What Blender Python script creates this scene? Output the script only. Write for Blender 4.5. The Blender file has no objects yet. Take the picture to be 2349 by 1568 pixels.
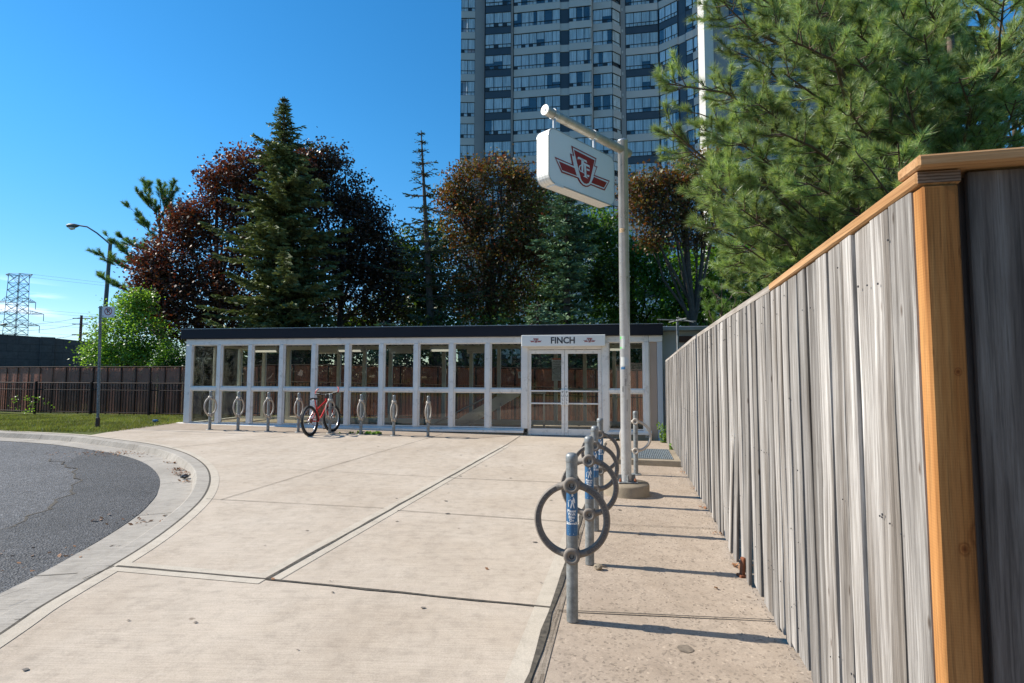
import bpy, math, random
import numpy as np
from mathutils import Vector, Matrix
R_ = math.radians
random.seed(7); rng = np.random.default_rng(11)
sc = bpy.context.scene; COL = sc.collection

# ------------------------------------------------------------------ camera, sky, sun
FPX, W0, H0, CU, CV = 1250.0, 2349.0, 1568.0, 1174.5, 784.0
PITCH, ROLL, CAMZ = math.atan(83 / 1250.0), 0.0030, 1.4
_F = Vector((0, math.cos(PITCH), math.sin(PITCH)))
_U0 = Vector((0, -math.sin(PITCH), math.cos(PITCH))); _R0 = Vector((1, 0, 0))
_R = _R0 * math.cos(ROLL) + _U0 * math.sin(ROLL)
_U = _U0 * math.cos(ROLL) - _R0 * math.sin(ROLL)
cd = bpy.data.cameras.new('camera'); cam = bpy.data.objects.new('camera', cd); COL.objects.link(cam)
cd.sensor_width = 36; cd.lens = 36 * FPX / W0; cd.clip_start = 0.05; cd.clip_end = 6000
M3 = Matrix((_R, _U, -_F)).transposed()
cam.matrix_world = Matrix.Translation((0, 0, CAMZ)) @ M3.to_4x4()
sc.camera = cam
SUN_EL = R_(39); SUN_VEC = Vector((-0.985 * math.cos(SUN_EL), 0.172 * math.cos(SUN_EL), math.sin(SUN_EL))).normalized()
wd = bpy.data.worlds.new('World'); sc.world = wd; wd.use_nodes = True
nt = wd.node_tree; nt.nodes.clear()
wo = nt.nodes.new('ShaderNodeOutputWorld'); bg = nt.nodes.new('ShaderNodeBackground')
sky = nt.nodes.new('ShaderNodeTexSky'); sky.sky_type = 'NISHITA'; sky.sun_disc = False
sky.sun_elevation = SUN_EL; sky.sun_rotation = math.atan2(SUN_VEC.x, SUN_VEC.y)
sky.air_density = 1.0; sky.dust_density = 0.05; sky.ozone_density = 3.0; sky.altitude = 100
hs = nt.nodes.new('ShaderNodeHueSaturation'); hs.inputs['Saturation'].default_value = 1.30; hs.inputs['Value'].default_value = .95
nt.links.new(sky.outputs[0], hs.inputs['Color'])
tn = nt.nodes.new('ShaderNodeMix'); tn.data_type = 'RGBA'; tn.blend_type = 'MULTIPLY'; tn.inputs[0].default_value = 1; tn.inputs[7].default_value = (.76, .985, .98, 1); nt.links.new(hs.outputs[0], tn.inputs[6])
SKYT = tn
# a few thin clouds low over the horizon at the left
tc = nt.nodes.new('ShaderNodeTexCoord'); sp = nt.nodes.new('ShaderNodeSeparateXYZ')
nt.links.new(tc.outputs['Generated'], sp.inputs[0])
mp = nt.nodes.new('ShaderNodeMapping'); mp.inputs['Scale'].default_value = (3.0, 3.0, 26.0)
nt.links.new(tc.outputs['Generated'], mp.inputs[0])
nz = nt.nodes.new('ShaderNodeTexNoise'); nz.inputs['Scale'].default_value = 2.3; nz.inputs['Detail'].default_value = 7
nt.links.new(mp.outputs[0], nz.inputs['Vector'])
def wmath(op, a, b=None, c=None):
    n = nt.nodes.new('ShaderNodeMath'); n.operation = op; n.use_clamp = False
    for i, v in enumerate((a, b, c)):
        if v is None: continue
        if isinstance(v, (int, float)): n.inputs[i].default_value = v
        else: nt.links.new(v, n.inputs[i])
    return n.outputs[0]
def wrange(x, a, b, c, d):
    n = nt.nodes.new('ShaderNodeMapRange'); n.interpolation_type = 'SMOOTHSTEP'; nt.links.new(x, n.inputs[0])
    for i, v in enumerate((a, b, c, d)): n.inputs[1 + i].default_value = v
    return n.outputs[0]
hz = nt.nodes.new('ShaderNodeMix'); hz.data_type = 'RGBA'; hz.inputs[6].default_value = (.66, .70, .80, 1); hz.inputs[7].default_value = (.70, 1.0, .97, 1); nt.links.new(wrange(sp.outputs['Z'], 0.0, .42, 0, 1), hz.inputs[0]); nt.links.new(hz.outputs[2], SKYT.inputs[7])
m1 = wrange(sp.outputs['Z'], 0.055, 0.085, 0, 1); m2 = wrange(sp.outputs['Z'], 0.105, 0.14, 1, 0)
m3 = wrange(nz.outputs['Fac'], 0.52, 0.62, 0, 0.9); m4 = wrange(sp.outputs['X'], -0.62, -0.70, 0, 1)
cl = wmath('MULTIPLY', wmath('MULTIPLY', m1, m2), wmath('MULTIPLY', m3, m4))
mx = nt.nodes.new('ShaderNodeMix'); mx.data_type = 'RGBA'; mx.inputs[7].default_value = (7.5, 8.3, 9.2, 1)
nt.links.new(cl, mx.inputs[0]); nt.links.new(tn.outputs[2], mx.inputs[6]); nt.links.new(mx.outputs[2], bg.inputs[0])
bg.inputs[1].default_value = 0.102
nt.links.new(bg.outputs[0], wo.inputs[0])
sl = bpy.data.lights.new('sun', 'SUN'); sl.energy = 3.8; sl.angle = R_(0.5); sl.color = (1.0, 0.94, 0.84)
so = bpy.data.objects.new('sun', sl); COL.objects.link(so); so.location = (-30, 10, 40)
so.rotation_euler = (-SUN_VEC).to_track_quat('-Z', 'Y').to_euler()
sc.view_settings.view_transform = 'Standard'; sc.view_settings.look = 'None'; sc.view_settings.gamma = 1
sc.view_settings.exposure = 1.0
sc.cycles.max_bounces = 10; sc.cycles.transparent_max_bounces = 24

# ------------------------------------------------------------------ photo pixel (2349 x 1568 view) -> world
def ray(u, v): return _R * ((u - CU) / FPX) - _U * ((v - CV) / FPX) + _F
def at(u, v, Y):
    d = ray(u, v); return Vector((0, 0, CAMZ)) + d * (Y / d.y)
def clamp(x, a, b): return max(a, min(b, x))
def zg(x, y):
    z = -0.0155 * (clamp(x, -9, 6) - 0.9)
    if x < -8: z -= clamp((y - 15.8) * 0.04, 0, 0.1) * clamp(-8 - x, 0, 1)
    return z
def gnd(u, v, dz=0.0):
    d = ray(u, v); t = CAMZ / -d.z
    for _ in range(12):
        p = d * t; t = (CAMZ - zg(p.x, p.y) - dz) / -d.z
    p = d * t; return Vector((p.x, p.y, zg(p.x, p.y) + dz))
def on_plane(u, v, o, n):
    d = ray(u, v); c = Vector((0, 0, CAMZ)); return c + d * ((Vector(o) - c).dot(n) / d.dot(n))

# ------------------------------------------------------------------ mesh helpers
class MB:
    def __init__(s): s.v = []; s.f = []; s.s = []
    def add(s, vs, fs, smooth=False):
        b = len(s.v); s.v += [tuple(p) for p in vs]; s.f += [tuple(i + b for i in f) for f in fs]; s.s += [smooth] * len(fs); return s
    def box(s, x0, x1, y0, y1, z0, z1, m=None, bev=0.0):
        if bev > 0:
            b = min(bev, (x1 - x0) * .45, (y1 - y0) * .45, (z1 - z0) * .45); vs = []
            for (sx, X) in ((-1, x0), (1, x1)):
                for (sy, Y) in ((-1, y0), (1, y1)):
                    for (sz, Z) in ((-1, z0), (1, z1)):
                        vs += [(X, Y - sy * b, Z - sz * b), (X - sx * b, Y, Z - sz * b), (X - sx * b, Y - sy * b, Z)]
            I = lambda i, j, k, a: ((i * 2 + j) * 2 + k) * 3 + a
            fs = []
            for i in (0, 1):
                q = [I(i, 0, 0, 0), I(i, 1, 0, 0), I(i, 1, 1, 0), I(i, 0, 1, 0)]; fs.append(q if i else q[::-1])
                q = [I(0, i, 0, 1), I(0, i, 1, 1), I(1, i, 1, 1), I(1, i, 0, 1)]; fs.append(q if i else q[::-1])
                q = [I(0, 0, i, 2), I(1, 0, i, 2), I(1, 1, i, 2), I(0, 1, i, 2)]; fs.append(q if i else q[::-1])
            def e(q, flip): fs.append(q[::-1] if flip else q)
            for j in (0, 1):
                for k in (0, 1):
                    e([I(0, j, k, 1), I(1, j, k, 1), I(1, j, k, 2), I(0, j, k, 2)], (j ^ k))
                    e([I(j, 0, k, 0), I(j, 0, k, 2), I(j, 1, k, 2), I(j, 1, k, 0)], not (j ^ k) == 0)
                    e([I(j, k, 0, 0), I(j, k, 1, 0), I(j, k, 1, 1), I(j, k, 0, 1)], (j ^ k))
            for i in (0, 1):
                for j in (0, 1):
                    for k in (0, 1): e([I(i, j, k, 0), I(i, j, k, 1), I(i, j, k, 2)], (i + j + k) % 2 == 0)
        else:
            vs = [(x, y, z) for x in (x0, x1) for y in (y0, y1) for z in (z0, z1)]
            fs = [(0, 1, 3, 2), (4, 6, 7, 5), (0, 4, 5, 1), (2, 3, 7, 6), (0, 2, 6, 4), (1, 5, 7, 3)]
        if m is not None: vs = [m @ Vector(p) for p in vs]
        return s.add(vs, fs)
    def sheet(s, x0, x1, y, z0, z1, m=None):
        vs = [Vector(p) for p in ((x0, y, z0), (x1, y, z0), (x1, y, z1), (x0, y, z1))]
        if m is not None: vs = [m @ p for p in vs]
        return s.add(vs, [(0, 1, 2, 3)])
    def prism(s, poly, z0, z1, m=None):           # poly: xy list, extruded along z
        n = len(poly); vs = [(p[0], p[1], z0) for p in poly] + [(p[0], p[1], z1) for p in poly]
        if m is not None: vs = [m @ Vector(p) for p in vs]
        return s.add(vs, [tuple(range(n))[::-1], tuple(range(n, 2 * n))] + [(i, (i + 1) % n, n + (i + 1) % n, n + i) for i in range(n)])
    def tube(s, pts, rad, n=8, cap=True, smooth=True):
        pts = [Vector(p) for p in pts]; k = len(pts)
        if isinstance(rad, (int, float)): rad = [rad] * k
        t0 = (pts[1] - pts[0]).normalized(); ref = Vector((0, 0, 1)) if abs(t0.z) < .9 else Vector((1, 0, 0))
        a = t0.cross(ref).normalized(); vs = []
        for i, p in enumerate(pts):
            t = (pts[min(i + 1, k - 1)] - pts[max(i - 1, 0)]).normalized()
            a = (a - t * a.dot(t)).normalized(); b = t.cross(a)
            for j in range(n):
                an = 2 * math.pi * j / n; vs.append(p + (a * math.cos(an) + b * math.sin(an)) * rad[i])
        fs = [(i * n + j, i * n + (j + 1) % n, (i + 1) * n + (j + 1) % n, (i + 1) * n + j) for i in range(k - 1) for j in range(n)]
        s.add(vs, fs, smooth)
        if cap: s.add([vs[j] for j in range(n)], [tuple(range(n))[::-1]]); s.add(vs[-n:], [tuple(range(n))])
        return s
    def lathe(s, prof, n=24, m=None, smooth=True):      # prof: (r, z)
        vs = []
        for r, z in prof:
            for j in range(n):
                a = 2 * math.pi * j / n; vs.append(Vector((r * math.cos(a), r * math.sin(a), z)))
        if m is not None: vs = [m @ p for p in vs]
        k = len(prof)
        s.add(vs, [(i * n + j, i * n + (j + 1) % n, (i + 1) * n + (j + 1) % n, (i + 1) * n + j) for i in range(k - 1) for j in range(n)], smooth)
        return s
    def ring(s, R, w, t, m=None, n=48, a0=0, a1=2 * math.pi, r=.3):     # ring in local XZ, axis Y, rounded-rect section w (radial) x t (axial)
        sec = [(-w / 2, -t / 2 + t * r), (-w / 2 + w * r, -t / 2), (w / 2 - w * r, -t / 2), (w / 2, -t / 2 + t * r), (w / 2, t / 2 - t * r), (w / 2 - w * r, t / 2), (-w / 2 + w * r, t / 2), (-w / 2, t / 2 - t * r)]
        full = abs(a1 - a0 - 2 * math.pi) < 1e-6; k = n if full else n + 1; vs = []
        for i in range(k):
            a = a0 + (a1 - a0) * i / n
            for (dr, dy) in sec: vs.append(Vector(((R + dr) * math.cos(a), dy, (R + dr) * math.sin(a))))
        if m is not None: vs = [m @ p for p in vs]
        fs = [(i * 8 + j, i * 8 + (j + 1) % 8, ((i + 1) % k) * 8 + (j + 1) % 8, ((i + 1) % k) * 8 + j) for i in range(n) for j in range(8)]
        return s.add(vs, fs, True)
    def mesh(s, name):
        me = bpy.data.meshes.new(name); me.from_pydata([tuple(p) for p in s.v], [], s.f)
        me.polygons.foreach_set('use_smooth', s.s); me.update(); return me
def tag(o, label=None, cat=None, group=None, kind=None):
    if label: o['label'] = label
    if cat: o['category'] = cat
    if group: o['group'] = group
    if kind: o['kind'] = kind
    return o
def obj(name, mb, mat=None, parent=None, autosmooth=False):
    me = mb.mesh(name) if isinstance(mb, MB) else mb
    o = bpy.data.objects.new(name, me); COL.objects.link(o)
    if mat is not None and not me.materials: me.materials.append(mat)
    if parent is not None: o.parent = parent
    return o
def thing(name, label, cat, loc=(0, 0, 0), rz=0, group=None):
    o = bpy.data.objects.new(name, None); o.empty_display_size = .2; COL.objects.link(o)
    o.location = loc; o.rotation_euler = (0, 0, rz); return tag(o, label, cat, group)
def copy_tree(o, parent=None):
    c = o.copy(); COL.objects.link(c)
    if parent is not None: c.parent = parent
    for ch in list(o.children): copy_tree(ch, c)
    return c
def struct(name, mb, mat): return tag(obj(name, mb, mat), kind='structure')
def npmesh(name, verts, faces, smooth=False):       # verts (N,3), faces (M,k)
    me = bpy.data.meshes.new(name); n = len(verts); m, k = faces.shape
    me.vertices.add(n); me.vertices.foreach_set('co', np.asarray(verts, np.float32).ravel())
    me.loops.add(m * k); me.loops.foreach_set('vertex_index', faces.astype(np.int32).ravel())
    me.polygons.add(m); me.polygons.foreach_set('loop_start', np.arange(0, m * k, k, dtype=np.int32))
    me.polygons.foreach_set('loop_total', np.full(m, k, np.int32)); me.update(calc_edges=True); return me
def kites(name, C, U, V):                            # leaf quads: centre, long half axis, short half axis
    n = len(C); P = np.empty((n, 4, 3)); P[:, 0] = C - U; P[:, 1] = C + V - U * .1; P[:, 2] = C + U; P[:, 3] = C - V - U * .1
    return npmesh(name, P.reshape(-1, 3), np.arange(n * 4).reshape(n, 4))
def text_mb(txt, size, ext=0.0, offset=0.0, align='CENTER', sx=1.0):    # text as flat polygons in XY
    cu = bpy.data.curves.new('t', 'FONT'); cu.body = txt; cu.size = size; cu.offset = offset; cu.align_x = align; cu.align_y = 'CENTER'; cu.extrude = ext
    cu.space_line = .85; cu.resolution_u = 3
    ob = bpy.data.objects.new('t', cu); COL.objects.link(ob); dg = bpy.context.evaluated_depsgraph_get(); dg.update()
    me = ob.evaluated_get(dg).to_mesh(); vs = [Vector((v.co.x * sx, v.co.y, v.co.z)) for v in me.vertices]; fs = [tuple(p.vertices) for p in me.polygons]
    ob.evaluated_get(dg).to_mesh_clear(); bpy.data.objects.remove(ob); bpy.data.curves.remove(cu)
    return vs, fs

# ------------------------------------------------------------------ materials
def newmat(name):
    m = bpy.data.materials.new(name); m.use_nodes = True; t = m.node_tree; t.nodes.clear()
    o = t.nodes.new('ShaderNodeOutputMaterial'); b = t.nodes.new('ShaderNodeBsdfPrincipled'); t.links.new(b.outputs[0], o.inputs[0]); return m, t, b, o
def N(t, kind, **kw):
    n = t.nodes.new(kind)
    for k, v in kw.items():
        if k in n.inputs: n.inputs[k].default_value = v
        else: setattr(n, k, v)
    return n
def coords(t, scale=(1, 1, 1), rz=0.0):
    c = t.nodes.new('ShaderNodeTexCoord'); m = t.nodes.new('ShaderNodeMapping'); m.inputs['Scale'].default_value = scale; m.inputs['Rotation'].default_value = (0, 0, rz)
    t.links.new(c.outputs['Object'], m.inputs[0]); return m.outputs[0]
def noise(t, vec, scale, detail=5, rough=.55):
    n = t.nodes.new('ShaderNodeTexNoise'); n.inputs['Scale'].default_value = scale; n.inputs['Detail'].default_value = detail; n.inputs['Roughness'].default_value = rough
    t.links.new(vec, n.inputs['Vector']); return n.outputs['Fac']
def ramp(t, fac, stops, interp='LINEAR'):
    r = t.nodes.new('ShaderNodeValToRGB'); r.color_ramp.interpolation = interp; e = r.color_ramp.elements
    while len(e) < len(stops): e.new(.5)
    for i, (p, c) in enumerate(stops):
        e[i].position = p; e[i].color = (*c, 1) if len(c) == 3 else c
    t.links.new(fac, r.inputs[0]); return r.outputs[0]
def gray(v): return (v, v, v)
def mul(t, a, b, fac=1.0, mode='MULTIPLY'):
    m = t.nodes.new('ShaderNodeMix'); m.data_type = 'RGBA'; m.blend_type = mode
    if isinstance(fac, (int, float)): m.inputs[0].default_value = fac
    else: t.links.new(fac, m.inputs[0])
    for i, x in ((6, a), (7, b)):
        if isinstance(x, tuple): m.inputs[i].default_value = (*x, 1) if len(x) == 3 else x
        else: t.links.new(x, m.inputs[i])
    return m.outputs[2]
def bump(t, b, h, strength=.3, dist=.01):
    n = t.nodes.new('ShaderNodeBump'); n.inputs['Strength'].default_value = strength; n.inputs['Distance'].default_value = dist
    t.links.new(h, n.inputs['Height']); t.links.new(n.outputs[0], b.inputs['Normal'])
def island(t):
    return t.nodes.new('ShaderNodeNewGeometry').outputs['Random Per Island']
def paint(name, col, rough=.5, var=.12, scale=4, metal=0.0, bumpv=0.0, dirt=None, spec=.5):
    m, t, b, o = newmat(name); v = coords(t)
    f = noise(t, v, scale, 6, .6)
    c = ramp(t, f, [(.3, tuple(x * (1 - var) for x in col)), (.7, tuple(min(1, x * (1 + var)) for x in col))])
    if dirt: c = mul(t, c, dirt, ramp(t, noise(t, v, scale * 2.7, 8, .7), [(.55, gray(0)), (.75, gray(.6))]), 'MIX')
    t.links.new(c, b.inputs['Base Color']); b.inputs['Metallic'].default_value = metal; b.inputs['Specular IOR Level'].default_value = spec
    rr = t.nodes.new('ShaderNodeMapRange'); rr.inputs[3].default_value = max(0, rough - .1); rr.inputs[4].default_value = min(1, rough + .1); t.links.new(f, rr.inputs[0]); t.links.new(rr.outputs[0], b.inputs['Roughness'])
    if bumpv: bump(t, b, noise(t, v, scale * 12, 4), bumpv, .004)
    return m
def concrete(name, c0, c1, broom=None, speck=.0, stains=.5, pores=True, rz=0.0, slabs=0):
    m, t, b, o = newmat(name); v = coords(t)
    big = noise(t, v, .7, 8, .65); fine = noise(t, v, 140, 3, .6); mid = noise(t, v, 9, 8, .7)
    c = ramp(t, big, [(.3, c0), (.72, c1)])
    c = mul(t, c, ramp(t, mid, [(.3, gray(.82)), (.5, gray(1)), (.75, gray(1.08))]))
    c = mul(t, c, ramp(t, noise(t, coords(t, (1, .25, 1), R_(-12)), 1.6, 7, .75), [(.33, (.90, .89, .88)), (.5, gray(1)), (.68, gray(1.05))]))
    if slabs:
        br = N(t, 'ShaderNodeTexBrick', Scale=1.0); br.offset = 0; br.inputs['Color1'].default_value = (.9, .9, .905, 1); br.inputs['Color2'].default_value = (1.05, 1.045, 1.03, 1); br.inputs['Mortar Size'].default_value = 0; br.inputs['Brick Width'].default_value = 1.9; br.inputs['Row Height'].default_value = 2.1
        t.links.new(coords(t, (1, 1, 1), R_(12)), br.inputs['Vector']); c = mul(t, c, br.outputs['Color'])
    c = mul(t, c, ramp(t, fine, [(.3, gray(.85)), (.65, gray(1.08))]))
    h = fine
    vb = coords(t, (1.0, 28, 1), rz); st = noise(t, vb, 3.2, 6, .7)
    if broom: c = mul(t, c, ramp(t, st, [(.35, gray(1 - broom)), (.6, gray(1.04))]))
    if speck:
        vo = N(t, 'ShaderNodeTexVoronoi', Scale=75.0); t.links.new(v, vo.inputs['Vector'])
        c = mul(t, c, ramp(t, vo.outputs['Color'], [(.12, gray(1 - speck)), (.3, gray(1)), (.8, gray(1)), (.95, gray(1 + speck * .8))]))
    if stains:
        s = noise(t, v, 2.1, 9, .75); c = mul(t, c, (.62, .58, .52), ramp(t, s, [(.6, gray(0)), (.78, gray(stains))]))
        v2 = N(t, 'ShaderNodeTexVoronoi', Scale=1.7); v2.inputs['Randomness'].default_value = 1
        vd = t.nodes.new('ShaderNodeVectorMath'); vd.operation = 'ADD'; nn = N(t, 'ShaderNodeTexNoise', Scale=14.0); t.links.new(v, nn.inputs['Vector'])
        sc_ = t.nodes.new('ShaderNodeVectorMath'); sc_.operation = 'SCALE'; sc_.inputs['Scale'].default_value = .05; t.links.new(nn.outputs['Color'], sc_.inputs[0])
        t.links.new(v, vd.inputs[0]); t.links.new(sc_.outputs[0], vd.inputs[1]); t.links.new(vd.outputs[0], v2.inputs['Vector'])
        c = mul(t, c, (.4, .36, .32), ramp(t, v2.outputs['Distance'], [(.018, gray(.8)), (.036, gray(0))]))
        v3 = N(t, 'ShaderNodeTexVoronoi', Scale=4.5); t.links.new(vd.outputs[0], v3.inputs['Vector'])
        c = mul(t, c, (.35, .3, .25), ramp(t, v3.outputs['Distance'], [(.014, gray(.6)), (.03, gray(0))]))
    t.links.new(c, b.inputs['Base Color']); b.inputs['Roughness'].default_value = .9; b.inputs['Specular IOR Level'].default_value = .2
    bump(t, b, fine, .35, .003)
    return m
def leafmat(name, cols, rough=.42, trans=.3, tcol=None, spec=.5):
    m, t, b, o = newmat(name); r = island(t); st = [(i / (len(cols) - 1) if len(cols) > 1 else 0, c) for i, c in enumerate(cols)]
    c0 = ramp(t, r, st); v = coords(t); c = mul(t, c0, ramp(t, noise(t, v, 1.5, 4), [(.34, gray(.52)), (.5, gray(1)), (.66, gray(1.4))]))
    t.links.new(c, b.inputs['Base Color']); b.inputs['Roughness'].default_value = rough; b.inputs['Specular IOR Level'].default_value = spec
    tr = t.nodes.new('ShaderNodeBsdfTranslucent'); t.links.new(mul(t, c, tcol or (1.3, 1.3, .7)), tr.inputs[0])
    mxs = t.nodes.new('ShaderNodeMixShader'); mxs.inputs[0].default_value = trans
    t.links.new(b.outputs[0], mxs.inputs[1]); t.links.new(tr.outputs[0], mxs.inputs[2]); t.links.new(mxs.outputs[0], o.inputs[0]); return m
def glassmat(name, tint, refl_rough=.02, base=0.05, ior=1.5):
    m, t, b, o = newmat(name); t.nodes.remove(b)
    tr = t.nodes.new('ShaderNodeBsdfTransparent'); tr.inputs[0].default_value = (*tint, 1)
    gl = t.nodes.new('ShaderNodeBsdfGlossy'); gl.inputs['Roughness'].default_value = refl_rough
    fr = t.nodes.new('ShaderNodeFresnel'); fr.inputs['IOR'].default_value = ior
    ad = t.nodes.new('ShaderNodeMath'); ad.operation = 'MULTIPLY_ADD'; ad.inputs[1].default_value = 1.4; ad.inputs[2].default_value = base; ad.use_clamp = True; t.links.new(fr.outputs[0], ad.inputs[0])
    mxs = t.nodes.new('ShaderNodeMixShader'); t.links.new(ad.outputs[0], mxs.inputs[0]); t.links.new(tr.outputs[0], mxs.inputs[1]); t.links.new(gl.outputs[0], mxs.inputs[2])
    v = coords(t); df = t.nodes.new('ShaderNodeBsdfDiffuse'); df.inputs[0].default_value = (.5, .5, .48, 1)
    m2 = t.nodes.new('ShaderNodeMixShader'); t.links.new(ramp(t, noise(t, v, 3.0, 8, .7), [(.4, gray(.0)), (.8, gray(.07))]), m2.inputs[0])
    t.links.new(mxs.outputs[0], m2.inputs[1]); t.links.new(df.outputs[0], m2.inputs[2]); t.links.new(m2.outputs[0], o.inputs[0]); return m
def woodmat(name, cols, streak, along='z', rough=.85, grain=34.0, var=.3, knots=True, saw=0.0, bumpv=.5, fine=.75, fixed=None):
    m, t, b, o = newmat(name); s = (grain, grain, 1.1) if along == 'z' else (1.1, grain, grain)
    v0 = coords(t); r = island(t)
    off = t.nodes.new('ShaderNodeCombineXYZ'); mm = t.nodes.new('ShaderNodeMath'); mm.operation = 'MULTIPLY'; mm.inputs[1].default_value = 37; t.links.new(r, mm.inputs[0])
    for i in range(3): t.links.new(mm.outputs[0], off.inputs[i])
    va = t.nodes.new('ShaderNodeVectorMath'); va.operation = 'ADD'; t.links.new(v0, va.inputs[0]); t.links.new(off.outputs[0], va.inputs[1])
    mp_ = t.nodes.new('ShaderNodeMapping'); mp_.inputs['Scale'].default_value = s; t.links.new(va.outputs[0], mp_.inputs[0])
    g = noise(t, mp_.outputs[0], 1.0, 8, .72)
    mp2 = t.nodes.new('ShaderNodeMapping'); mp2.inputs['Scale'].default_value = tuple(x * (.22 if x > 2 else .5) for x in s); t.links.new(va.outputs[0], mp2.inputs[0])
    g2 = noise(t, mp2.outputs[0], 1.0, 5, .6)
    c = ramp(t, g, [(.28, cols[0]), (.5, cols[1]), (.7, cols[2])])
    c = mul(t, c, ramp(t, g2, [(.36, streak), (.55, gray(1)), (.7, gray(1.14))]))
    c = mul(t, c, ramp(t, r, [(0, gray(1 - var)), (1, gray(1 + var * .5))]))
    mp3 = t.nodes.new('ShaderNodeMapping'); mp3.inputs['Scale'].default_value = tuple(x * (4.5 if x > 2 else 3.0) for x in s); t.links.new(va.outputs[0], mp3.inputs[0])
    c = mul(t, c, ramp(t, noise(t, mp3.outputs[0], 1.0, 4, .7), [(.34, gray(.55)), (.48, gray(1)), (.7, gray(1.12))]), fine)
    if knots:
        vk = N(t, 'ShaderNodeTexVoronoi', Scale=1.0); mk = t.nodes.new('ShaderNodeMapping'); mk.inputs['Scale'].default_value = (9, 9, 3.2) if along == 'z' else (3.2, 9, 9)
        t.links.new(va.outputs[0], mk.inputs[0]); t.links.new(mk.outputs[0], vk.inputs['Vector'])
        c = mul(t, c, (.3, .22, .17), ramp(t, vk.outputs['Distance'], [(.035, gray(.85)), (.085, gray(0))]))
    h = g
    for kx, ky, kz, kr in (fixed or ()):
        vd = t.nodes.new('ShaderNodeVectorMath'); vd.operation = 'SUBTRACT'; vd.inputs[1].default_value = (kx, ky, kz); t.links.new(v0, vd.inputs[0])
        vm = t.nodes.new('ShaderNodeMapping'); vm.inputs['Scale'].default_value = (1 / kr, 1 / kr, .8 / kr); t.links.new(vd.outputs[0], vm.inputs[0])
        vl = t.nodes.new('ShaderNodeVectorMath'); vl.operation = 'LENGTH'; t.links.new(vm.outputs[0], vl.inputs[0])
        dn = t.nodes.new('ShaderNodeMath'); dn.operation = 'MULTIPLY_ADD'; dn.inputs[1].default_value = .35; t.links.new(noise(t, v0, 40, 4), dn.inputs[0]); t.links.new(vl.outputs['Value'], dn.inputs[2])
        c = mul(t, c, ramp(t, dn.outputs[0], [(.0, (.35, .22, .15)), (.28, (.5, .36, .26)), (.5, (.75, .62, .5)), (.62, (.95, .9, .85)), (.75, (.68, .58, .48)), (.98, gray(1))]))
    if saw:
        w = N(t, 'ShaderNodeTexWave', Scale=38.0, Distortion=1.5); w.bands_direction = 'Z'; t.links.new(v0, w.inputs['Vector'])
        c = mul(t, c, ramp(t, w.outputs['Fac'], [(0, gray(1 - saw)), (1, gray(1 + saw * .5))]), noise(t, v0, 5, 3)); h = g
    t.links.new(c, b.inputs['Base Color']); b.inputs['Roughness'].default_value = rough; b.inputs['Specular IOR Level'].default_value = .25
    bump(t, b, h, bumpv, .004); return m

M = {}
M['conc'] = concrete('sidewalk_concrete', (.43, .35, .268), (.53, .45, .362), broom=.12, stains=.55, rz=R_(-30))
M['conc_brown'] = concrete('brown_concrete', (.32, .25, .19), (.39, .32, .25), broom=.05, stains=.5)
M['conc_light'] = concrete('smooth_concrete', (.46, .395, .31), (.53, .465, .378), stains=.25)
M['aggr'] = concrete('aggregate_concrete', (.33, .26, .195), (.43, .35, .275), speck=.35, stains=.6)
M['curb'] = concrete('curb_concrete', (.33, .295, .25), (.46, .415, .355), broom=.3, stains=.4)
M['pier'] = concrete('pier_concrete', (.23, .185, .13), (.34, .285, .21), stains=.6)
M['galv'] = paint('galvanised_steel', (.23, .24, .235), .5, .4, 22, metal=.3, dirt=(.12, .09, .06))
M['ringcast'] = paint('cast_aluminium', (.21, .18, .15), .65, .2, 10, bumpv=.15, spec=.3)
M['ringdark'] = paint('cast_recess', (.11, .095, .085), .65, .15, 10)
M['ringpale'] = paint('pale_cast_aluminium', (.46, .40, .33), .55, .12, 8, metal=.1)
M['pole'] = paint('painted_pole', (.50, .50, .49), .3, .12, 5, metal=.45, dirt=(.25, .2, .15))
M['arm'] = paint('worn_arm_paint', (.45, .40, .33), .45, .2, 9, metal=.3, dirt=(.2, .13, .08))
M['signwhite'] = paint('sign_white', (.88, .86, .80), .35, .03, 2)
M['signedge'] = paint('sign_edge', (.5, .5, .46), .4, .08, 4)
M['red'] = paint('emblem_red', (.33, .012, .012), .4, .06, 4)
M['white'] = paint('white_marking', (.78, .77, .74), .5, .04, 5)
M['black'] = paint('black_plastic', (.018, .018, .02), .45, .2, 8)
M['alu'] = paint('anodised_aluminium', (.80, .765, .71), .42, .08, 2.2, metal=.1, dirt=(.30, .27, .22))
M['alu_in'] = paint('inner_frame', (.72, .72, .64), .5, .08, 3)
M['fascia'] = paint('dark_fascia', (.014, .014, .02), .55, .2, 1.6, spec=.25)
M['lamplens'] = paint('lit_lens', (.8, .78, .7), .5, .03, 3)
M['lamplens'].node_tree.nodes['Principled BSDF'].inputs['Emission Color'].default_value = (1, .95, .82, 1)
M['lamplens'].node_tree.nodes['Principled BSDF'].inputs['Emission Strength'].default_value = .3
M['cap'] = paint('flashing', (.35, .36, .37), .4, .1, 4, metal=.5)
M['ceil'] = paint('soffit', (.16, .155, .14), .7, .1, 3)
M['lampbody'] = paint('light_housing', (.72, .72, .68), .4, .04, 3)
M['sfloor'] = paint('terrazzo_floor', (.38, .36, .30), .45, .15, 6)
M['beige'] = paint('beige_panel', (.46, .34, .26), .6, .05, 3)
M['whitewall'] = paint('white_panel', (.55, .56, .57), .55, .05, 2)
M['brown'] = paint('brown_trim', (.08, .035, .025), .6, .1, 4)
M['orange_s'] = paint('orange_header', (.6, .13, .03), .5, .05, 5)
M['paper'] = paint('paper', (.55, .54, .5), .6, .03, 4)
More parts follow.
